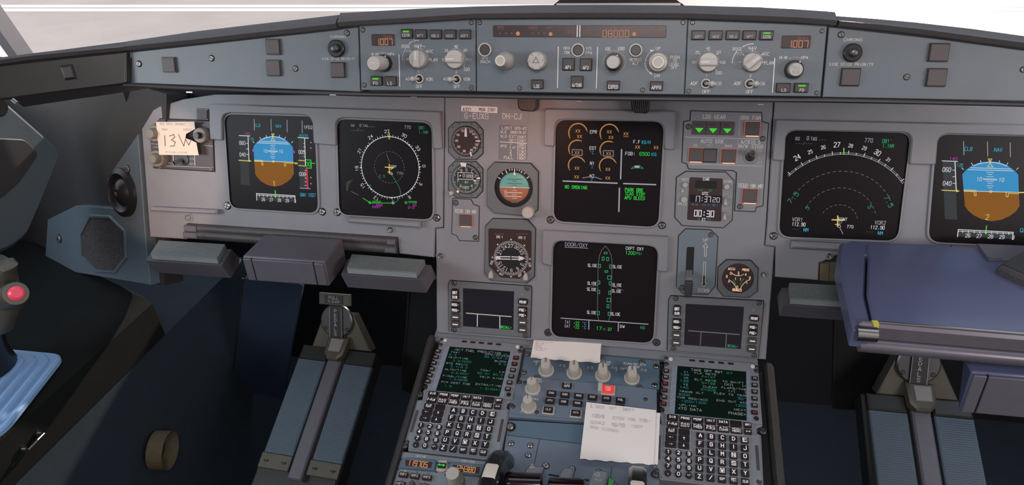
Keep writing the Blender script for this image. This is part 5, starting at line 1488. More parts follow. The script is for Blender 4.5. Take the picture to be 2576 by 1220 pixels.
# ---- MCDUs: metric layout (millimetres from the DIR key)
def mcdu(label, dx, page, hot):
    uv0 = (dx, -.1237)
    t = Th('flight_computer', label, 'keypad unit', PP, uv=(dx + .058, -.125), group='keypad computers on the pedestal')
    k = lambda x, y: (uv0[0] + x * .001, uv0[1] + y * .001)
    b = B(t)
    out = [(-14, 117), (137.5, 115.5), (137, 4), (128, -2), (128, -10), (134, -13), (132, -92), (128, -102.5), (-17, -102.5), (-20, -92), (-27, -86), (-27, -12), (-17, -10), (-20, 6), (-17, 14)]
    outp = [k(*p) for p in out]
    win = [k(*p) for p in [(3.2, 7), (113, 7.5), (117, 97), (7, 97)]]
    b.prism(outp, -.02, -.001, 'pedpaint', .001)
    b.prism(offset([k(*p) for p in [(-13.5, 116.5), (137, 115), (136.5, 4.5), (-14, 6)]], 0), -.001, .0026, 'pedpaint', .0012)
    b.prism([k(*p) for p in [(-24.5, -13), (131.5, -13.5), (129.5, -90), (124, -100), (-14, -100), (-22, -88)]], -.001, .0012, 'pedpaint', .0010)
    for x_ in (-19.5, 127.2): b.prism(rrect(*k(x_ - (1.5 if x_ > 0 else 0), -52), .0045, .040, .0008), .0012, .002, 'keyg', .0004)
    b.prism([k(*p) for p in [(-6, 10), (3, 8), (7, 98), (-2, 96)]], .0026, .0032, 'sidestrip', .0002)
    b.prism([k(*p) for p in [(114, 8), (121, 8), (124, 98), (117.5, 99)]], .0026, .0032, 'sidestrip', .0002)
    for i in range(6):
        y_ = 84 - i * 12.4
        b.line([k(-4 , y_ - 7), k(3.5, y_ - 1)], .0005, .0034, 'inkdim'); b.line([k(122, y_ - 5), k(116.5, y_ - 8)], .0005, .0034, 'inkdim')
    for i in range(5): b.flat(rrect(*k(31 + i * 15.6, 110), .0098, .0042, .0018), .0028, 'gap')
    # pale surround of the function keys
    for yy, x0, x1 in ((5.6, -9, 107), (-5.9, -9, 107), (-17.7, -9, 107), (-28.6, -11, 27.5), (-40.4, -12, 27), (-52.2, -12.5, 27)): b.line([k(x0, yy), k(x1, yy)], .0008, .0016, 'inkdim')
    for i in range(7): b.line([k(-9.7 + i * 19.35, 5.6), k(-9.7 + i * 19.35, -17.7)], .0008, .0016, 'inkdim')
    for x_ in (-11, 8.5, 27.3): b.line([k(x_, -17.7), k(x_, -52.2)], .0008, .0016, 'inkdim')
    b.done('casing')
    b = B(t)
    b.prism(win, .0026, .0029, 'scrng', .0002); b.ow = .0030
    def S(fx, fy): # screen fraction -> plane
        x = 3.2 + fx * 110 + (1 - fy) * 4; y = 97 - fy * 90
        return k(x, y)
    for (s_, fx, fy, h_, w_, c_) in page:
        u, v = S(fx, fy)
        b.T(s_, 0, 0, h_ * .001, c_, .14, uv=(u, v), Wd=w_ * .001 if w_ else None, w=.0001)
    b.done('screen')
    def key(x, y, w_, h_, txt, rnd=False, th=3.6, box=False, kk='key', name='key', tk='inklit', wd=None, r=.0008):
        b = B(t); b.ow = .0012; u, v = k(x, y)
        if rnd:
            r_ = w_ * .0005
            b.lathe(u, v, [(r_ * 1.12, 0), (r_ * 1.1, .0012), (r_, .0012)], 'pedpaint', 24, cap=False); b.lathe(u, v, [(r_, .0008), (r_, .003), (r_ * .86, .0038)], kk, 24)
        else: b.prism(rrect(u, v, w_ * .001, h_ * .001, r), 0, .0038, kk, .0007)
        rows = txt.split('|')
        for i, s_ in enumerate(rows):
            hh = th * .001 if len(rows) == 1 else th * .00078
            if s_ and s_ != ' ': b.T(s_, 0, 0, hh, tk, .2, uv=(u, v - (i - (len(rows) - 1) / 2) * th * .00105), w=.0041, Wd=(wd or 0) * .001 or None)
        if box: b.line([(u - .0032, v - .0034), (u + .0032, v - .0034), (u + .0032, v + .0034), (u - .0032, v + .0034)], .0005, .0041, 'inklit', closed=True)
        return b.done(name)
    abc = 'ABCDEFGHIJKLMNOPQRSTUVWXYZ'
    for i in range(30):
        c_, r_ = i % 5, i // 5
        s_ = abc[i] if i < 26 else ['/', 'SP', 'OVFY|^', 'CLR'][i - 26]
        key(42.3 - r_ * .5 + c_ * 16.45, -26.8 - r_ * 13.3, 11.4, 10.2, s_, th=5.7 if len(s_) == 1 else 3.4, box=s_ in 'ENSW', wd=None if len(s_) == 1 else 7)
    for i, s_ in enumerate(('1', '2', '3', '4', '5', '6', '7', '8', '9', '.', '0', '+/-')):
        c_, r_ = i % 3, i // 3
        key(-5.6 + c_ * 15.3, -59.2 - r_ * 11.3, 10, 10, s_, True, th=5 if len(s_) == 1 else 3, wd=None if len(s_) == 1 else 6)
    fn = [('DIR', 'PROG', 'PERF', 'INIT', 'DATA', ' '), ('F-PLN', 'RAD|NAV', 'FUEL|PRED', 'SEC|F-PLN', 'ATC|COMM', 'MCDU|MENU')]
    for r_ in range(2):
        for c_ in range(6):
            s_ = fn[r_][c_]
            key(c_ * 19.35, -r_ * 11.8, 16.8, 9.2, s_, th=3.5, wd=12.5 if s_ != 'DIR' else 9)
    key(-1.4, -23.3, 16.8, 9.2, 'AIR|PORT', th=3.0, wd=9); key(18, -23.3, 16.5, 9.2, ' ')
    key(-2, -34.6, 16.8, 9.6, '<-', th=2.6, wd=6); key(17.6, -34.6, 16.5, 9.6, '^', th=4); key(-2.6, -46.2, 16.8, 9.6, '->', th=2.6, wd=6); key(17.2, -46.2, 16.5, 9.6, 'v', th=4)
    key(114.3, -.6, 11, 8.4, 'BRT', th=3, wd=8); key(114, -12, 11, 8, 'DIM', th=2.2, wd=6, kk='key')
    for i in range(6):
        for sd in (0, 1):
            red = hot and ((sd == 0 and i in (2, 3, 5)) or (sd == 1 and i == 5)) or (not hot and sd == 1 and i < 2)
            b = B(t); b.ow = .0026; u, v = k((-11.5 - i * .6) if sd == 0 else (129.5 - i * .8), 84 - i * 12.4)
            b.prism(rrect(u, v, .0110, .0082, .001), -.0004, .0006, 'pedpaint', .0002)
            b.prism(rrect(u, v, .0096, .0070, .0008), 0, .0036, 'key', .0006)
            b.line([(u - .0022, v - .0010), (u + .0022, v - .0010), (u + .0022, v + .0010), (u - .0022, v + .0010)], .0006, .0038, 'e_red' if red else 'ink', closed=True)
            b.done('line_key')
    for x_, y_ in ((-4.5, 109), (128, 108)):
        b = B(t); b.lathe(*k(x_, y_), [(.0035, .0026), (.0034, .0036), (.0028, .0040)], 'ink', 24); b.done('light_sensor')
    for x_, y_ in ((-11.5, 110.5), (134.5, 108)): screw(t, 0, 0, uv=k(x_, y_), metric=.0026, w=.0026, k='dkmetal')
    for x_, y_ in ((-11, 99), (133.5, 100), (-16.5, 12), (128, 13), (-22, -90), (126, -90)): screw(t, 0, 0, uv=k(x_, y_), metric=.0032, w=.0026 if y_ > 0 else .0012, k='gap' if abs(y_) < 20 else 'dkmetal')
    for x_, y_ in ((-23.5, -1), (-24.5, -95), (137, -6), (135, -98)): screw(t, 0, 0, uv=k(x_, y_), metric=.0048, w=-.0014, k='dkmetal')
W_c, G_c, C_c = 'e_mcw', 'e_mcg', 'e_mcg'
mat('e_teal', (.004, .03, .035), .5, emit=(.02, .24, .30), es=.7)
pl1 = [('INIT FUEL PREDICTION', .47, .06, 3.9, 84, W_c), ('<>', .93, .07, 3, 7, G_c), ('TAXI', .12, .125, 3.0, 16, W_c), ('ZFW/ZFWCG', .80, .11, 3.0, 42, W_c), ('0.2', .09, .185, 3.4, 12, 'e_teal'), ('60.0/25.0', .79, .165, 3.4, 40, 'e_teal'),
       ('TRIP/TIME', .19, .25, 3.0, 36, W_c), ('BLOCK', .88, .24, 3.0, 20, W_c), ('2.3/0053', .27, .315, 3.4, 32, G_c), ('6.0', .92, .30, 3.4, 12, 'e_teal'), ('RTE RSV/%', .20, .385, 3.0, 38, W_c), ('0.1/3.0', .25, .445, 3.4, 30, 'e_teal'),
       ('ALTN/TIME', .21, .52, 3.0, 38, W_c), ('TOW/   LW', .79, .47, 3.0, 42, W_c), ('0.6/0021', .30, .585, 3.4, 32, G_c), ('60.0/ 60.0', .77, .54, 3.4, 44, G_c), ('FINAL/TIME', .23, .665, 3.0, 42, W_c), ('TRIP WIND', .80, .62, 3.0, 40, W_c),
       ('1.4/0030', .30, .725, 3.4, 32, 'e_teal'), ('-----', .90, .69, 2, 20, G_c), ('MIN DEST FOB', .27, .80, 3.0, 50, W_c), ('EXTRA/TIME', .79, .78, 3.0, 44, W_c), ('1.6', .17, .88, 3.4, 12, G_c), ('1.5/0041', .83, .86, 3.4, 34, G_c)]
pl2 = [('TAKE OFF RWY', .43, .06, 4.0, 50, W_c), ('07', .76, .065, 3.6, 9, G_c), ('V1', .13, .12, 3.0, 7, W_c), ('FLP RETR', .41, .125, 3.0, 34, W_c), ('138', .11, .18, 3.8, 13, 'e_teal'), ('F=147', .46, .185, 3.8, 21, G_c), ('VR', .13, .25, 3.0, 7, W_c), ('SLT RETR', .41, .26, 3.0, 34, W_c), ('TO SHIFT', .81, .25, 3.0, 33, W_c),
       ('138', .11, .315, 3.8, 13, 'e_teal'), ('S=188', .46, .32, 3.8, 21, G_c), ('[M][   ]*', .84, .31, 3.4, 34, W_c), ('V2', .13, .385, 3.0, 7, W_c), ('CLEAN', .48, .395, 3.0, 21, W_c), ('FLAPS/THS', .82, .38, 3.0, 38, W_c), ('140', .11, .45, 3.8, 13, 'e_teal'), ('O=209', .46, .455, 3.8, 22, G_c), ('1/[   ]', .87, .44, 3.4, 28, W_c),
       ('TRANS ALT', .22, .535, 3.0, 38, W_c), ('FLEX TO TEMP', .78, .51, 3.0, 52, W_c), ('6000', .12, .60, 3.8, 17, 'e_teal'), ('50o', .94, .575, 3.6, 12, 'e_teal'), ('THR RED/ACC', .24, .665, 3.0, 48, W_c), ('ENG OUT ACC', .80, .65, 3.0, 48, W_c), ('1200/1200', .26, .73, 3.6, 38, 'e_teal'), ('1200', .92, .715, 3.6, 17, 'e_teal'),
       ('UPLINK', .18, .81, 3.0, 26, W_c), ('NEXT', .91, .80, 3.0, 18, W_c), ('<TO DATA', .21, .88, 4.2, 36, W_c), ('PHASE>', .87, .88, 4.2, 26, W_c)]
mcdu('left keypad computer whose green screen reads INIT FUEL PREDICTION', -.2645, pl1, False)
mcdu('right keypad computer whose green screen reads TAKE OFF RWY', .1310, pl2, True)

# ---- switching panel (four cream selectors) and the ECAM control panel
F(1260, 840, 3.211)
t = Th('switching_panel', 'blue panel strip with four cream selector knobs in a row', 'control panel', PP, (720, 300))
b = B(t)
b.poly([(196, 112), (1284, 208), (1282, 440), (1138, 424), (880, 402), (158, 344)], -.014, -.002, 'pedblue', .001)
b.ow = -.0018
for s_, x_, y_, w_ in (('CAPT', 290, 218, 50), ('3', 285, 236, 12), ('3', 478, 250, 12), ('3', 510, 254, 12), ('3', 704, 268, 12), ('3', 736, 268, 12), ('EIS DMC', 846, 222, 90), ('NORM', 850, 242, 54), ('F/O', 918, 270, 40), ('3', 932, 288, 12), ('ECAM/ND XFR', 1080, 240, 176), ('NORM', 1090, 262, 54), ('CAPT', 990, 276, 54), ('F/O', 1156, 290, 42), ('ATT HDG', 380, 190, 80), ('AIR DATA', 610, 208, 80)):
    b.T(s_, x_, y_, 15, 'ink', .16, Wd=w_)
b.done('faceplate')
def cknob(t, X, Y, R, h, name='selector_knob', flut=False, w0=-.002, ang=96, dark=None):
    b = B(t); u, v = b.c(X, Y); r = R * b.su(X, Y)
    b.lathe(u, v, [(r, w0), (r, w0 + .003), (r * .94, w0 + .004)], 'knobped', 36)
    ca, sa = math.cos(math.radians(ang)), math.sin(math.radians(ang))
    rt = lambda p: (u + p[0] * ca - p[1] * sa, v + p[0] * sa + p[1] * ca)
    if flut:
        b.lathe(u, v, [(r * .84, w0 + .003), (r * .74, w0 + h * .3), (r * .62, w0 + h * .9), (r * .56, w0 + h)], 'knobped', 44, flute=.04, nf=9)
    else:
        # a rounded block grip that narrows towards its ridge
        rings = []; n = 36
        for (ax_, ay_, w_) in ((.92, .90, .003), (.88, .84, h * .14), (.84, .72, h * .35), (.82, .64, h * .7), (.80, .60, h * .92), (.74, .52, h)):
            ring_ = []
            for i in range(n):
                a_ = 2 * math.pi * i / n; c_, s_ = math.cos(a_), math.sin(a_)
                e_ = 1.0 if w_ < .004 else .62
                ring_.append((*rt((r * ax_ * math.copysign(abs(c_) ** e_, c_), r * ay_ * math.copysign(abs(s_) ** e_, s_))), w0 + w_))
            rings.append(ring_)
        vs_ = sum(rings, []); fs_ = [[l * n + i, l * n + (i + 1) % n, (l + 1) * n + (i + 1) % n, (l + 1) * n + i] for l in range(5) for i in range(n)]
        b.add(vs_, fs_ + [[5 * n + i for i in range(n)]], 'knobped')
    for o_ in ((-.08, .03) if not flut else (0,)): b.line([rt((r * .1, o_ * r - r * .02)), rt((r * .74, o_ * r - r * .02))], r * .06, w0 + h + .0002, 'inkblack')
    return b.done(name)
for x_, y_ in ((366, 292), (593, 312), (824, 334), (1058, 356)):
    o = cknob(t, x_, y_, 64, .025)
    b = B(t); b.cyl(x_ - 14, y_ + 22, 8, 0, .006, 'pen', n=10); b.done('mark_dot', o)
for x_, y_ in ((214, 156), (184, 306), (1140, 222), (1254, 256), (290, 344), (1242, 408), (1120, 424), (818, 182)): screw(t, x_, y_, 20 if x_ not in (818,) else 12, -.002, k='metal' if x_ in (1242, 1254) else 'screw')

t = Th('engine_page_panel', 'blue-grey panel of small black page keys with one lit red EMER CANC key', 'control panel', PP, (600, 540))
b = B(t)
b.poly([(156, 348), (880, 404), (1260, 446), (1262, 660), (1240, 742), (860, 722), (60, 668), (108, 400), (150, 400)], -.008, .0008, 'pedmid', .0012)
b.ow = .0012
b.L([(70, 648), (690, 700)], 4, 'pedblue')
for s_, x_, y_, w_ in (('SYSTEM', 300, 368, 50), ('DISPLAY', 310, 388, 50), ('OFF', 176, 632, 30), ('BRT', 290, 494, 30), ('BRT', 254, 644, 30), ('DISPLAY', 280, 530, 48)): b.T(s_, x_, y_, 12, 'ink', .16, Wd=w_)
b.done('faceplate')
def pkey(x_, y_, s_, w_=76, h_=42, kk='key', lit=False, guard=False):
    b = B(t); b.ow = .0008
    if guard: b.rect(x_, y_, w_ + 22, h_ + 18, 0, .0014, 'knobped', .0004, .001)
    b.rect(x_, y_, w_, h_, .0, .0045, 'redlit' if lit else 'key', .0007, .0006)
    rows = s_.split('|')
    for i, r_ in enumerate(rows): b.T(r_, x_, y_ + (i - (len(rows) - 1) / 2) * 18, 14, 'ink', .2, w=.0048, Wd=40 if len(rows) == 1 else 44)
    b.done('push_key', label='lit red key' if lit else None)
for x_, y_, s_ in ((534, 426, 'TO|CONFIG'), (410, 489, 'ENG'), (519, 501, 'BLEED'), (630, 511, 'PRESS'), (741, 521, 'ELEC'), (854, 532, 'HYD'), (966, 545, 'FUEL'), (398, 549, 'APU'), (508, 559, 'COND'), (620, 571, 'DOOR'), (732, 580, 'WHEEL'), (846, 590, 'F/CTL'), (960, 600, 'ALL')): pkey(x_, y_, s_)
pkey(384, 622, 'CLR', 76, 46, guard=True); pkey(606, 648, 'STS', 76, 46, guard=True); pkey(866, 456, 'EMER|CANC', 92, 62, lit=True, guard=True)
b = B(t); b.ow = .0008; b.poly([(786, 412), (822, 416), (820, 484), (782, 476)], 0, .009, 'knobped', .001); b.done('key_guard')
for x_, y_ in ((258, 446), (226, 594)):
    cknob(t, x_, y_, 64, .026, 'brightness_knob', True, .0008, ang=98)
for x_, y_ in ((154, 390), (198, 396), (102, 588), (290, 634), (1168, 530)): screw(t, x_, y_, 14, .0008, k='dkmetal')
# recess band below
t = Th('pedestal_band', 'plain blue recessed strip with a round quarter-turn fastener, below the page keys', 'panel', PP, (350, 770))
b = B(t)
b.poly([(60, 676), (860, 726), (1262, 752), (1262, 925), (640, 872), (36, 806)], -.016, -.007, 'pedblue', .0008); b.done('plate')
b = B(t); b.cyl(78, 736, 40, -.007, -.006, 'gap'); b.cyl(72, 736, 28, -.006, -.003, 'metal', .001); b.done('fastener')
b = B(t); b.poly([(1286, 640), (1310, 650), (1300, 800), (1276, 790)], -.006, -.002, 'black', .0005); b.done('side_clip')

# ---- papers
def sheet(name, label, cat, pts, w, pl, k='paper', th=.0003, curl=0.0, draw=None, n=14):
    t = Th(name, label, cat, pl, pts[0]); b = B(t)
    q = [b.c(*p) for p in pts]
    # grid with a soft curl along the first edge
    vs = []; fs = []
    for i in range(n + 1):
        for j in range(n + 1):
            s_, r_ = i / n, j / n
            x = (q[0][0] * (1 - s_) + q[1][0] * s_) * (1 - r_) + (q[3][0] * (1 - s_) + q[2][0] * s_) * r_
            y = (q[0][1] * (1 - s_) + q[1][1] * s_) * (1 - r_) + (q[3][1] * (1 - s_) + q[2][1] * s_) * r_
            if r_ == 1: y += .0010 * math.sin(i * 2.3)
            vs.append((x, y, w + curl * (1 - s_) ** 3 + curl * .5 * s_ ** 4))
    for i in range(n):
        for j in range(n):
            a = i * (n + 1) + j; fs.append([a, a + 1, a + n + 2, a + n + 1])
    top = [(x, y, z + th) for x, y, z in vs]
    b.add(top, fs, k); b.add(vs, [f[::-1] for f in fs], k)
    if draw: draw(b, w + th + curl * .1)
    return single(name, label, cat, b)
F(1260, 840, 3.211)
def d1(b, w):
    for i, (s_, x_, l_) in enumerate((('DEP ATIS 07', 350, 140), ('QNH 1007', 316, 70), ('BEACH', 306, 54), ('120/6', 304, 50), ('DRY RWY 07', 324, 96), ('SCT042', 312, 60))):
        b.T(s_, x_, 84 + i * 13, 7, 'inkdim', .16, Wd=l_, w=w + .0022)
sheet('printout_slip', 'long white printed slip lying above the four cream selectors', 'paper', [(268, 64), (812, 84), (800, 246), (242, 206)], .004, PP, curl=.0015, draw=d1)
def hand(b, w):
    h = .003
    def Hn(s_, x_, y_, hh, wd, rot=0): b.T(s_, x_, y_, hh, 'pencil', .09, Wd=wd, w=h, rot=rot)
    Hn('L', 738, 602, 30, 16); Hn('1622', 796, 612, 20, 70); Hn('07', 904, 624, 20, 44); Hn('DRY?', 1028, 636, 24, 84)
    Hn('120/6', 786, 686, 26, 100); Hn('070V', 950, 704, 22, 92); Hn('150', 1052, 714, 22, 56); Hn('10K+', 1162, 722, 24, 90)
    Hn('S042', 782, 740, 22, 114); Hn('16/10', 946, 758, 28, 104); Hn('1007', 1096, 770, 22, 92)
    Hn('GND CLOSED', 836, 790, 20, 226, -3)
sheet('handwritten_sheet', 'large white sheet of pencilled weather notes lying over the pedestal keys', 'paper', [(692, 570), (1252, 636), (1230, 1076), (640, 1028)], .008, PP, curl=.0, draw=lambda b, w: [setattr(b, 'ow', .0062), hand(b, w), setattr(b, 'ow', 0)])
sheet('paper_sheet', 'white sheet edge sticking out from under the handwritten sheet', 'paper', [(1160, 640), (1285, 656), (1266, 1070), (1150, 1066)], .0062, PP, curl=.001)

# ---- thrust lever quadrant
F(1260, 1080, 5.855)
t = Th('thrust_quadrant', 'blue-grey thrust quadrant with two glossy black levers at the bottom edge', 'lever quadrant', PP, (900, 500))
b = B(t)
b.poly([(72, 58), (1180, 186), (2340, 330), (2340, 1500), (-130, 1500)], -.018, -.006, 'pedblue', .0005, ktop='pedmid')
b.L([(568, 112), (480, 520)], 7, 'gap', -.0056); b.L([(1634, 536), (1616, 690), (1770, 830)], 8, 'gap', -.0056); b.L([(72, 60), (1180, 188)], 6, 'gap', -.0056)
b.done('plate')
for x_, y_ in ((148, 180), (428, 212), (397, 352), (660, 512), (1048, 562), (1440, 608)): screw(t, x_, y_, 38 if x_ < 500 else 44, -.006, cross=True, k='metal')
for pts, tx in (([(430, 560), (640, 590), (600, 700), (500, 900), (300, 900), (360, 640)], (470, 592)), ([(930, 600), (1090, 610), (1060, 730), (980, 900), (820, 900), (870, 680)], None), ([(1380, 640), (1560, 650), (1590, 700), (1540, 900), (1260, 900), (1330, 720)], (1440, 716))):
    b = B(t); b.poly(pts, -.006, .012, 'pedpaint', .003); b.ow = .0122
    if tx: b.T('TO', tx[0], tx[1] - 12, 22, 'ink', .2, Wd=44); b.T('GA', tx[0] - 6, tx[1] + 18, 22, 'ink', .2, Wd=54)
    if tx and tx[0] > 1000: b.T('FLX', 1436, 796, 26, 'ink', .18, Wd=84); b.fpoly([(1366, 712), (1392, 704), (1388, 722)], 0, 'ink')
    b.done('detent_arc')
for a_, c_ in (((700, 632), (860, 656)), ((1120, 690), (1300, 716))):
    b = B(t); b.poly([a_, c_, (c_[0] - 2, c_[1] + 24), (a_[0], a_[1] + 24)], -.006, -.0054, 'gap'); b.done('slot')
b = B(t); b.poly([(1588, 712), (1670, 760), (1640, 900), (1560, 900)], -.006, .004, 'ltgreen', .001); b.done('scale', label='green painted trim scale')
for x0, x1, y_ in ((98, 665, 715), (715, 1275, 795)):
    pA_ = PP.world(*PP.hit(*px_(x0 + 20, y_ + 110)), .028); pB_ = PP.world(*PP.hit(*px_(x1 - 20, y_ + 130)), .028)
    b = B(t); L_ = pB_ - pA_
    pA_ = pA_ + V3((0, -.012, 0)); pB_ = pB_ + V3((0, -.012, 0))
    b.tube([pA_ - L_.normalized() * .001, pA_, pA_ + L_ * .03, pB_ - L_ * .03, pB_, pB_ + L_.normalized() * .001], [.006, .015, .0172, .0172, .015, .006], 'gloss', 28)
    lo = b.done('thrust_lever_grip')
    b = B(t); mid = (pA_ + pB_) / 2
    b.tube([mid, mid + V3((0, .006, -.03)), mid + V3((0, .02, -.07))], .010, 'gloss', 14); b.done('lever_stem', lo)
# trim wheels
def trimw(label, X, Yt, R):
    F(0, 0, 1)
    p = PP.world(*PP.hit(X, Yt)); 
    c = p + V3((0, -R * .74, -R * .30))
    t = Th('pitch_trim_wheel', label, 'wheel', Pl(c, (0, -1, 0), (0, 0, 1)), uv=(0, 0), group='pitch trim wheels')
    b = B(t)
    hw = .0125
    b.lathe(0, 0, [(R * .2, -hw * .6), (R * .86, -hw * .6), (R * .9, -hw), (R * .97, -hw), (R, -hw * .6), (R, hw * .6), (R * .97, hw), (R * .9, hw), (R * .86, hw * .6), (R * .2, hw * .6)], 'wheel', 72)
    w_ = b.done('rim')
    for k_ in range(7):
        a0 = math.radians(40 + k_ * 51.4); n = 6; rings = []
        for i in range(n + 1):
            a = a0 + math.radians(13) * i / n
            rings.append([(math.cos(a) * r_, math.sin(a) * r_, z_) for r_, z_ in ((R * .99, -hw * .75), (R * 1.008, -hw * .55), (R * 1.008, hw * .55), (R * .99, hw * .75))])
        b = B(t); vs = sum(rings, []); fs = []
        for l in range(n):
            for i in range(3): fs.append([l * 4 + i, l * 4 + i + 1, (l + 1) * 4 + i + 1, (l + 1) * 4 + i])
        b.add(vs, fs, 'cream'); b.done('white_mark', w_)
trimw('left black trim wheel with cream marks beside the radio panel', 1268, 1188, .125)
trimw('right black trim wheel with a cream mark, under the handwritten sheet', 1601, 1228, .125)

# ---- radio management panel
F(940, 1060, 6.44)
t = Th('radio_tuner', 'radio tuning panel showing 119.705 and 124.380 in amber digits', 'control panel', PP, (1000, 720))
b = B(t)
b.poly([(405, 468), (1840, 636), (1820, 860), (1720, 1500), (0, 1500), (240, 960), (330, 650), (376, 640), (440, 610), (430, 560), (372, 545)], -.018, -.002, 'pedpaint', .0012)
b.ow = -.0018
b.T('ACTIVE', 768, 560, 34, 'ink', .16, Wd=150); b.T('STBY/CRS', 1528, 642, 36, 'ink', .16, Wd=214)
for x_, y_ in ((696, 814), (880, 834), (458, 946), (830, 994)): b.fpoly([(x_ - 14, y_ - 8), (x_ + 14, y_ - 4), (x_ - 2, y_ + 10)], 0, 'gap')
b.cyl(510, 794, 14, 0, .001, 'e_lime', n=12)
b.done('faceplate')
for pts, dg, s_, cx, cy, w_ in (([(540, 590), (990, 626), (1020, 660), (1000, 800), (960, 808), (420, 760), (470, 610)], [(520, 632), (960, 672), (936, 768), (520, 736)], '119.705', 745, 704, 390), ([(1260, 662), (1810, 710), (1790, 880), (1740, 890), (1190, 850), (1230, 690)], [(1290, 716), (1730, 756), (1712, 858), (1286, 820)], '124.380', 1512, 790, 396)):
    b = B(t); b.poly(pts, -.002, .003, 'pedblue', .0015); b.poly(dg, .003, .0032, 'lcdr')
    b.T(s_, cx, cy, 84, 'e_amber', .12, w=.0036, Wd=w_, seg=True)
    b.done('frequency_display')
    for (x_, y_) in (pts[0], pts[2], pts[-2], pts[3]): screw(t, x_ - (30 if x_ < cx else -12), y_ + 6, 16, -.002, k='dkmetal')
b = B(t); b.poly([(1050, 640), (1190, 632), (1200, 780), (1120, 822), (1010, 806)], -.002, .002, 'knobped', .001); b.poly([(1050, 684), (1184, 698), (1168, 776), (1040, 764)], .002, .006, 'black', .001)
b.L([(1062, 728), (1160, 738)], 14, 'e_green', .0063); b.fpoly([(1050, 726), (1086, 706), (1082, 750)], .0064, 'e_green'); b.fpoly([(1172, 738), (1134, 718), (1130, 762)], .0064, 'e_green'); b.done('transfer_key')
for x_, y_, s_ in ((486, 868, 'VHF1'), (670, 890, 'VHF2'), (866, 914, 'VHF3'), (440, 1020, 'HF1'), (820, 1060, 'HF2')):
    b = B(t); b.ow = -.002; b.rect(x_, y_, 150, 82, 0, .005, 'lcdr', .0008, .0006); b.T(s_, x_, y_, 38, 'ink', .16, w=.0053, Wd=110); b.done('push_key')
b = B(t); u, v = b.c(1330, 985); q = b.su(1330, 985)
b.lathe(u, v, [(150 * q, -.002), (146 * q, .008), (130 * q, .010)], 'knobdk', 36, flute=.03, nf=18); b.lathe(u, v, [(112 * q, .010), (110 * q, .030), (104 * q, .032)], 'knobped', 40); b.done('tuning_knob')
b = B(t); b.cyl(630, 1020, 44, -.002, .006, 'dkmetal', .001); b.done('load_button')
screw(t, 366, 712, 34, -.002, k='metal')
# ================================================================== CAPTAIN'S SIDE
F(0, 0, 1)
c24 = math.radians(24)
oS = PM.world(*PM.hit(372, 560))
PS = Pl(oS, (math.cos(c24), -math.sin(c24), 0), PM.V)
def _lin(b):
    b.poly([(-120, 130), (300, 210), (392, 236), (388, 724), (112, 678), (-120, 640)], -.06, -.02, 'trimdk')
struct('trim_3', _lin, PS)
t = Th('speaker_panel', 'blue-grey side plate with an eight-sided loudspeaker grille and a round air nozzle', 'panel', PS, (265, 612))
b = B(t)
b.poly([(346, 338), (353, 420), (364, 580), (378, 717), (112, 672), (120, 552), (191, 517), (285, 524), (272, 500), (270, 448), (290, 418)], -.02, 0, 'sidepl', .001)
b.done('plate')
b = B(t)
oc = [(230, 546), (279, 549), (314, 583), (318, 644), (290, 680), (244, 678), (210, 643), (207, 590)]
mat('grille', (.022, .021, .023), .8)
gt = MATS['grille'].node_tree
vo = gt.nodes.new('ShaderNodeTexVoronoi'); vo.inputs['Scale'].default_value = 330; co = gt.nodes.new('ShaderNodeTexCoord'); gt.links.new(co.outputs['Object'], vo.inputs['Vector'])
cr = gt.nodes.new('ShaderNodeValToRGB'); cr.color_ramp.elements[0].color = (.004, .004, .004, 1); cr.color_ramp.elements[1].color = (.050, .046, .048, 1); cr.color_ramp.elements[0].position = .25; cr.color_ramp.elements[1].position = .5
gt.links.new(vo.outputs['Distance'], cr.inputs['Fac']); gt.links.new(cr.outputs['Color'], gt.nodes['Principled BSDF'].inputs['Base Color'])
q = [b.c(*p) for p in oc]
b.frame(offset(q, -.006), q, 0, .004, .0005, 'sidepl', .002)
b.flat(q, .0008, 'grille')
b.done('speaker_grille')
b = B(t); u, v = b.c(311, 484); r = 33 * b.su(311, 484)
b.lathe(u, v, [(r, -.002), (r * .98, .006), (r * .78, .010), (r * .70, .006), (r * .55, .004), (r * .40, .010), (r * .15, .014), (r * .12, .010)], 'black', 40)
b.done('air_nozzle')
for x_, y_ in ((150, 600), (322, 425)): screw(t, x_, y_, 4.5, 0, k='screw')

t = Th('side_console', "captain's black leather-topped side console with a steel grab handle", 'console', PW, uv=(-1.2, -.3))
b = B(t)
prof = [(-1.44, .695), (-1.02, .701), (-.965, .699), (-.945, .692), (-.935, .680), (-.931, .60), (-.95, .59), (-1.44, .59)]
ys = [-1.2, -.8, -.5, -.3, -.15, -.05, -.03]
rings = [[V3((x_, y_, z_)) for x_, z_ in prof] for y_ in ys] + [[V3((max(-1.444, min(x_, -1.36 + (x_ + .93) * .2)), .14, z_)) for x_, z_ in prof]]
b.loft(rings, 'console')
b.done('console_body')
b = B(t)
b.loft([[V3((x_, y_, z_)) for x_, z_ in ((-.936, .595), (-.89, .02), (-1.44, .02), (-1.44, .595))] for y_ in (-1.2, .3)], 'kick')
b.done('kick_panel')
b = B(t)
p1, p2 = AX(95, 1090, -.931), AX(57, 1129, -.931)
b.tube([p1, p1 + V3((.012, 0, .0)), (p1 + p2) / 2 + V3((.016, 0, .004)), p2 + V3((.012, 0, 0)), p2], .0022, 'metal', 10)
hd = b.done('grab_handle')
b = B(t)
for p in (p1, p2): b.tube([p - V3((.004, 0, 0)), p + V3((.003, 0, 0))], .006, 'metal', 14)
b.done('handle_foot', hd)

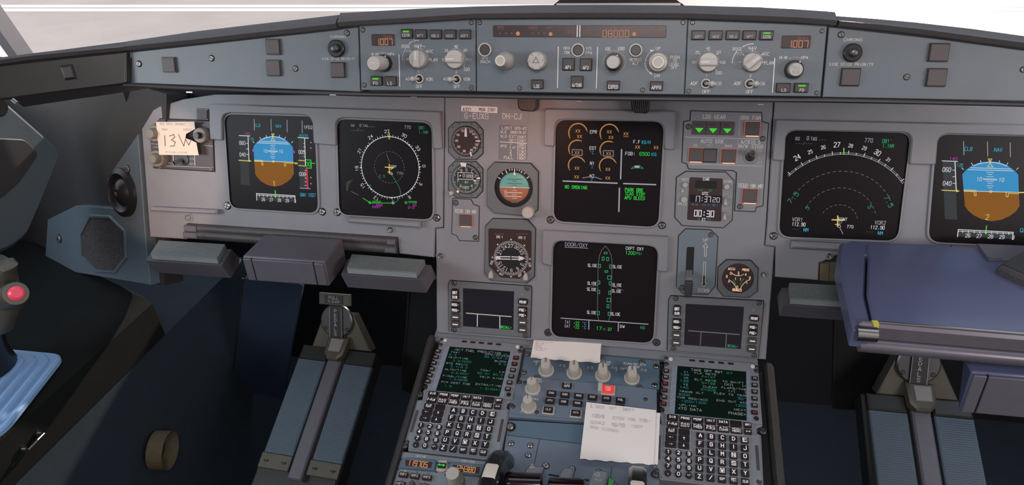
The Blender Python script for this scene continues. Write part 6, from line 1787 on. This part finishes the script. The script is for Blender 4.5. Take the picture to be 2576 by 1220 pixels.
PZ = Pl((-1.1, -.3, .701), (1, 0, 0), (0, 1, 0))
t = Th('sidestick', 'grey sidestick grip with a red push button standing in a pale blue stepped rubber boot', 'sidestick', PZ, (-40, 960))
b = B(t)
bp = [PZ.hit(*p) for p in [(6, 884), (166, 899), (14, 1094), (-150, 1180), (-230, 890)]]
z0 = 0
for i in range(5):
    p_ = rquad(offset(bp, .0135 * i), .024 - .002 * i, 8)
    b.prism(p_, z0, z0 + .010, 'boot', .0032); z0 += .008
b.done('rubber_boot')
b = B(t)
bs_ = AZ(-45, 925, .74)
ax_ = [bs_, AY(-42, 880, bs_.y), AY(-35, 820, bs_.y - .01), AY(-22, 760, bs_.y - .02), AY(-12, 700, bs_.y - .02), AY(-16, 660, bs_.y - .02)]
b.tube(ax_, [.055, .035, .022, .026, .027, .02], 'black', 20)
b.done('boot_neck')
yb = bs_.y - .02
b = B(t)
def rg(px, py, rx, rz, y=yb, dy=.018):
    c_ = AY(px, py, y); return [c_ + V3((math.cos(a) * rx, math.sin(a) * dy, math.sin(a) * 0 + math.cos(a) * rz)) for a in [2 * math.pi * i / 20 for i in range(20)]]
b.loft([rg(2, 828, .020, 0), rg(14, 800, .030, .01), rg(20, 770, .034, .008), rg(18, 745, .028, .004), rg(10, 715, .022, 0), rg(6, 690, .020, 0), rg(6, 670, .022, 0), rg(6, 664, .012, 0)], 'olive')
b.tube([AY(14, 752, yb - .006), AY(30, 742, yb - .016), AY(40, 738, yb - .030)], [.018, .0175, .0165], 'olive', 24)
b.done('grip')
b = B(t); d_ = (AY(40, 738, yb - .030) - AY(30, 742, yb - .016)).normalized(); p_ = AY(40, 738, yb - .030)
b.tube([p_, p_ + d_ * .006, p_ + d_ * .009], [.0105, .0100, .007], 'red', 24); b.done('push_button', label='red round takeover button')

PX = Pl((-1.0, 0, 1.0), (0, 1, 0), (0, 0, 1))
t = Th('side_housing', 'big blue-grey angular housing on the side wall at the left edge', 'housing', PX, (60, 430))
b = B(t)
b.poly([(-120, 150), (0, 238), (163, 383), (120, 486), (75, 592), (38, 622), (0, 640), (-160, 700)], -.16, 0, 'housing', .008, r=.02)
b.done('cover')
b = B(t); b.poly([(-60, 345), (56, 350), (92, 387), (45, 456), (0, 496), (-80, 520)], 0, .006, 'trimdk', .002, r=.01); b.done('recess_block')
b = B(t); b.cyl(-12, 268, 24, 0, .01, 'black', .002); b.done('knob')

# ================================================================== UNDER-PANEL ITEMS
def footrest(label, back, front, drop, yb_=-.072, yf=-.135, block=None):
    t = Th('heel_rest', label, 'footrest', PM, back[0], 'ribbed footrests under the panels')
    A_, B_ = AY(*back[0], yb_), AY(*back[1], yb_)
    C_, D_ = AY(*front[1], yf), AY(*front[0], yf)
    b = B(t); n = 11
    dn = V3((0, 0, -.009))
    b.loft([[A_ + dn, B_ + dn, B_, A_], [D_ + dn, C_ + dn, C_, D_]], 'footrib')
    for i in range(n):
        s0, s1 = (i + .15) / n, (i + .70) / n
        a0, a1 = A_.lerp(D_, s0), A_.lerp(D_, s1); c0, c1 = B_.lerp(C_, s0), B_.lerp(C_, s1); up = V3((0, -.0008, .0022))
        b.loft([[a0, a1, a1 + up, a0 + up], [c0, c1, c1 + up, c0 + up]], 'footrib')
    b.done('ribbed_tread')
    b = B(t); e = V3((.010, 0, 0)); 
    bk = [A_ + dn - e, B_ + dn + e, C_ + dn + e + V3((0, -.006, 0)), D_ + dn - e + V3((0, -.006, 0))]
    b.loft([[p + V3((0, .02 if i < 2 else .015, -drop)) for i, p in enumerate(bk)], bk], 'boxpl')
    b.done('support_block')
footrest('ribbed grey footrest under the dimmer box at the far left', [(401, 606), (567, 616)], [(380, 641), (546, 652)], .035)
footrest("ribbed grey footrest left of the centre panel", [(886, 641), (1069, 655)], [(873, 676), (1047, 688)], .035)
footrest("ribbed grey footrest right of the centre panel, partly under the blue table", [(1985, 713), (2150, 722)], [(1989, 752), (2140, 762)], .03, -.062, -.12)

def boxu(label, top, face, bot, yb_, yf, seams):
    t = Th('table_housing', label, 'housing', PM, face[0], 'table slide housings')
    a, c_ = AY(*face[0], yf), AY(*face[1], yf); d_, e_ = AY(*bot[0], yf), AY(*bot[1], yf)
    f_, g2 = AY(*top[0], yb_), AY(*top[1], yb_)
    zt = (a.z + c_.z) / 2; zb = (d_.z + e_.z) / 2
    f_.z = g2.z = zt + .004
    x0, x1 = a.x, c_.x
    b = B(t)
    b.loft([[V3((x0 + .012, yb_, zb)), V3((x1, yb_, zb)), V3((x1, yf, zb)), V3((x0, yf, zb))], [V3((x0, yb_, zt)), V3((x1, yb_, zt)), V3((x1, yf, zt)), V3((x0, yf, zt))]], 'boxpl' if yf > -.2 else 'tray')
    b.done('housing_body', bevel=.003)
    for s_ in seams:
        b = B(t); xs_ = x0 + (x1 - x0) * s_
        b.box((xs_ - .0012, yf - .0008, zb + .002), (xs_ + .0012, yf + .01, zt - .002), 'gap'); b.done('seam')
    b = B(t); b.box((x0 + .002, yf - .004, zb + .004), (x0 + (x1 - x0) * seams[0] - .001, yf - .0005, zt - .003), 'boxpl'); b.box((x0 + (x1 - x0) * seams[0] + .001, yf - .004, zb + .004), (x0 + (x1 - x0) * seams[1] - .001, yf - .0005, zt - .003), 'boxpl')
    if seams[1] < .99: b.box((x0 + (x1 - x0) * seams[1] + .001, yf - .004, zb + .004), (x1 - .002, yf - .0005, zt - .003), 'boxpl')
    b.done('front_cover', bevel=.0015)
    return t
boxu("grey box under the captain's panel between the two footrests", [(630, 617), (822, 630)], [(609, 644), (816, 658)], [(608, 703), (816, 722)], -.062, -.14, (.117, .87))
boxu("blue-grey box with a pale front under the blue table at the right edge", [(2431, 890), (2600, 905)], [(2446, 934), (2720, 958)], [(2438, 1036), (2710, 1068)], -.27, -.30, (.15, .995))

def tilt_panel(name, label, pts, y0, tilt, k, edge=None, cat='panel', th=.012, grp=None):
    F(0, 0, 1)
    o_ = AY(*pts[0], y0); tt = math.radians(tilt)
    pl = Pl(o_, (1, 0, 0), (0, math.sin(tt), math.cos(tt)))
    t = Th(name, label, cat, pl, pts[0], grp); b = B(t)
    b.poly(pts, -th, 0, k, .001, r=.012)
    b.done('board')
    if edge:
        b = B(t); b.tube([pl.world(*pl.hit(*p), 0) for p in edge], .0022, 'dkmetal', 8); b.done('metal_rim')
    return t
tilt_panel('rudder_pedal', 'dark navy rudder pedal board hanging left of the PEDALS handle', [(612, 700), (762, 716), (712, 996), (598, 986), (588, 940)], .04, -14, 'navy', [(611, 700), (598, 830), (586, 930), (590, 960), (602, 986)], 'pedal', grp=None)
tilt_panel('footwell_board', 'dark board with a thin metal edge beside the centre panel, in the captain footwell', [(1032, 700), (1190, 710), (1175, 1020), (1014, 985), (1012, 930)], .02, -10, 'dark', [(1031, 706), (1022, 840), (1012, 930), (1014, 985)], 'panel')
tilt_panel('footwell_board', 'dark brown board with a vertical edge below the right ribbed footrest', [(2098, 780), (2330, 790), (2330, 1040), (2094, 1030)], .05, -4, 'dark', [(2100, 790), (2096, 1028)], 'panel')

def pedal_unit(label, cpx, y0, ramp, sc_=1.0):
    tt = math.radians(22)
    o_ = AY(*cpx, y0)
    pl = Pl(o_, (1, 0, 0), (0, math.sin(tt), math.cos(tt)))
    t = Th('pedal_adjuster', label, 'pedal adjuster', pl, uv=(0, 0), group='pedal adjusters'); s = sc_
    R2 = lambda l: [(x * s, y * s) for x, y in l]
    b = B(t); b.prism(R2([(-.032, .012), (.034, .012), (.072, -.062), (-.060, -.062)]), -.03, 0, 'olive', .002); b.done('back_plate')
    b = B(t); b.lathe(0, 0, [(.036 * s, 0), (.0355 * s, .006), (.033 * s, .008)], 'dkmetal', 40)
    b.done('round_cover')
    for x_ in (-.024, .024): screw(t, 0, 0, uv=(x_ * s, -.016 * s), metric=.0035 * s, w=.008, cross=True, k='dkmetal')
    b = B(t)
    b.prism(R2([(-.013, .034), (.013, .034), (.0145, -.034), (-.0135, -.034)]), .008, .012, 'leatherdk', .001)
    b.line(R2([(-.0128, .03), (-.0132, -.033)]), .0008, .0122, 'inkdim'); b.line(R2([(.0128, .03), (.014, -.033)]), .0008, .0122, 'inkdim')
    for i, ch in enumerate('PEDALS'): b.T(ch, 0, 0, .0068 * s, 'inkdim', .17, uv=(0, (.023 - i * .0098) * s), w=.0123)
    b.done('lettered_strip')
    b = B(t); b.prism(R2([(-.034, .036), (.034, .036), (.034, .060), (-.034, .060)]), .008, .018, 'olive', .002)
    b.prism(R2([(-.020, .040), (.020, .040), (.020, .057), (-.020, .057)]), .018, .0195, 'leatherdk', .0005)
    b.T('PULL', 0, 0, .0062 * s, 'inkdim', .15, uv=(0, .0525 * s), w=.0199, Wd=.021 * s); b.T('TO ADJUST', 0, 0, .0042 * s, 'inkdim', .15, uv=(0, .0445 * s), w=.0199, Wd=.026 * s)
    b.done('pull_handle')
    # ramp towards the seat
    a = math.radians(28); rx = math.radians(ramp)
    ro = pl.world(.004 * s, -.060 * s, 0)
    fw = V3((math.sin(rx), -math.cos(rx) * math.cos(a), -math.sin(a)))
    pr = Pl(ro, V3((math.cos(rx), math.sin(rx) * .3, 0)), -fw)
    t2 = t
    def rb(): 
        bb = B(t2); return bb
    def rprism(bb, poly, w0, w1, k, bev=.001):
        # build in the ramp's own frame, stored in the thing's frame
        q = B.__new__(B); q.t = type('x', (), {'c': (0, 0), 'pl': pr, 'o': None})(); q.pl = pr; q.v = []; q.f = []; q.m = []; q.mats = []; q.sm = True; q.ow = 0
        q.prism(poly, w0, w1, k, bev, back=True)
        for f_, mi_ in zip(q.f, q.m):
            pass
        base = len(bb.v)
        bb.v += [tuple(pl.local(pr.world(*p))) for p in q.v]
        for f_, mi_ in zip(q.f, q.m): bb.f.append([i + base for i in f_]); bb.m.append(bb.mi(q.mats[mi_]))
    L_ = .255 * s
    b = B(t); rprism(b, R2([(-.088, .0), (.080, .0), (.082, -.30), (-.092, -.30)]), -.05, -.006, 'leatherdk', .004); b.done('ramp_base')
    for x0, x1, lab in ((-.082, -.020, ''), (.022, .084, '')):
        b = B(t); rprism(b, R2([(x0, -.034), (x1, -.034), (x1, -.232), (x0, -.232)]), -.006, .004, 'padribs', .001)
        for i in range(48): 
            y_ = -.037 - i * .0040
            rprism(b, R2([(x0 + .002, y_), (x1 - .002, y_), (x1 - .002, y_ - .0022), (x0 + .002, y_ - .0022)]), .004, .0052, 'padribs', 0)
        pad = b.done('ribbed_pad')
        b = B(t); rprism(b, R2([(x0, -.003), (x1, -.003), (x1, -.033), (x0, -.033)]), -.006, .006, 'leatherdk', .003); b.done('pad_cap', pad)
        b = B(t); rprism(b, R2([(x0 - .002, -.233), (x1 + .001, -.233), (x1 + .001, -.262), (x0 - .002, -.262)]), -.006, .006, 'olive', .001)
        eo = b.done('end_plate', pad)
        for xs_ in (x0 + .012, x1 - .012):
            w_ = pl.local(pr.world(xs_ * s, -.248 * s, .006)); 
            o = screw(t, 0, 0, uv=(w_.x, w_.y), metric=.0042 * s, w=w_.z, cross=True, k='metal')
            o.rotation_euler = (-(a - (math.pi / 2 - tt)) * 1.0, 0, 0)
    b = B(t); rprism(b, R2([(-.014, .0), (.016, .0), (.016, -.275), (-.014, -.275)]), -.006, .010, 'boxpl', .003); b.done('centre_rail')
    b = B(t); rprism(b, R2([(-.022, .016), (.024, .016), (.022, -.022), (.012, -.034), (-.010, -.034), (-.020, -.022)]), .004, .026, 'olive', .004); rprism(b, R2([(-.012, .010), (.016, .010), (.015, -.018), (-.011, -.018)]), .026, .0275, 'knobdk', .001); b.done('latch')
pedal_unit("captain's pedal adjuster lettered PEDALS above a twin ribbed footrest ramp", (850, 806), .03, -9)
pedal_unit("first officer's pedal adjuster and footrest ramp, half hidden under the blue table", (2308, 914), .0, -1)

# access hole in the kick panel
ct = AX(392, 1132, -.912)
t = Th('round_recess', 'oval tan recess in the dark kick panel low in the left footwell', 'recess', Pl(ct, V3((.18, -.9, 0)), (0.1, 0, 1)), uv=(0, 0))
b = B(t); b.lathe(0, 0, [(.040, -.030), (.040, .0020), (.0375, .0025), (.0365, .0005), (.030, -.0005), (.0, -.0005)], 'tan', 40, cap=False)
b.flat([(.0335 * math.cos(a_ * .16) , .0335 * math.sin(a_ * .16) + .004) for a_ in range(39)], .0004, 'dark')
b.done('cup')

# ================================================================== FIRST OFFICER'S TABLE
F(0, 0, 1)
PT = Pl((.5, -.2, .94), (1, 0, 0), (0, 1, 0))
t = Th('folding_table', "first officer's blue folding table pulled out over the right footwell", 'table', PT, (2350, 720))
b = B(t)
b.poly([(2114, 606), (2142, 601), (2400, 612), (2400, 640), (2180, 640), (2176, 738), (2194, 812), (2197, 824), (2147, 822), (2132, 755), (2108, 652)], -.030, -.002, 'tray', .004, r=.004)
b.done('side_frame')
b = B(t)
b.poly([(2181, 612), (2400, 619), (2790, 640), (2790, 857), (2206, 809), (2196, 806), (2181, 738), (2184, 650)], -.022, 0, 'tray', .0025, r=.008)
b.done('table_leaf')
b = B(t)
p_ = lambda x, y, z=.94: AZ(x, y, z)
l0, l1 = p_(2206, 811), p_(2790, 859)
b.tube([l0, l1], .0022, 'metal', 10); b.done('bright_edge')
b = B(t)
yo = V3((0, -.003, 0))
b.loft([[l0 + yo, l0 + V3((0, -.006, -.004)), l0 + V3((0, -.007, -.020)), l0 + V3((0, .01, -.024)), l0 + V3((0, .02, -.01))], [l1 + yo, l1 + V3((0, -.006, -.004)), l1 + V3((0, -.007, -.020)), l1 + V3((0, .01, -.024)), l1 + V3((0, .02, -.01))]], 'traymet')
b.done('front_lip')
b = B(t)
r0 = l0 + V3((-.016, -.004, -.032)); r1 = l1 + V3((0, -.004, -.032))
b.tube([r0, r1], .010, 'traymet', 20); b.done('hinge_roll')
b = B(t); h1 = p_(2153, 838, .934); h2 = p_(2206, 842, .934)
b.tube([h1, h1.lerp(h2, .02), h2.lerp(h1, .02), h2], [.006, .0095, .0095, .008], 'metal', 20); b.done('hinge_barrel', label='bright metal hinge barrel')
b = B(t); g0 = p_(2159, 815); b.tube([g0, g0 + V3((.003, 0, 0)), g0 + V3((.014, -.001, 0)), g0 + V3((.017, -.001, 0))], [.003, .0058, .0058, .003], 'traymet', 14); b.done('hinge_block')
b = B(t); y0_ = p_(2203, 815); b.box((y0_.x - .005, y0_.y - .006, .926), (y0_.x + .002, y0_.y + .002, .944), 'yellow'); b.done('release_catch', label='yellow release catch')
b = B(t); b.poly([(2456, 618), (2790, 632), (2790, 668), (2485, 658)], 0, .004, 'boxpl', .001); b.done('clip_plate')
b = B(t); q = [PT.hit(*p) for p in [(2464, 626), (2486, 656), (2518, 658)]]; b.line(q, .0014, .0046, 'metal'); b.done('clip_wire')
t = Th('document_pouch', 'dark brown leather corner resting on the blue table at the right edge', 'pouch', PT, (2560, 690))
b = B(t); b.poly([(2502, 686), (2600, 628), (2790, 640), (2790, 800), (2576, 722)], 0, .012, 'leather', .004, r=.004); b.ow = .0122
b.poly([(2512, 684), (2600, 633), (2780, 642), (2780, 780), (2576, 712)], 0, .0015, 'trimdk', .001)
single('document_pouch', 'dark brown leather corner resting on the blue table at the right edge', 'pouch', b)
t = Th('panel_hatch', 'small brown hatch at the lower edge of the right instrument panel', 'hatch', PM, (2087, 685))
b = B(t); b.poly([(2063, 662), (2190, 668), (2190, 712), (2062, 706)], -.012, .001, 'tan', .001, r=.003); b.line([b.c(2086, 664), b.c(2085, 706)], .0008, .0012, 'gap')
single('panel_hatch', 'small brown hatch at the lower edge of the right instrument panel', 'hatch', b)
# slot under the first officer's panel is covered by the table
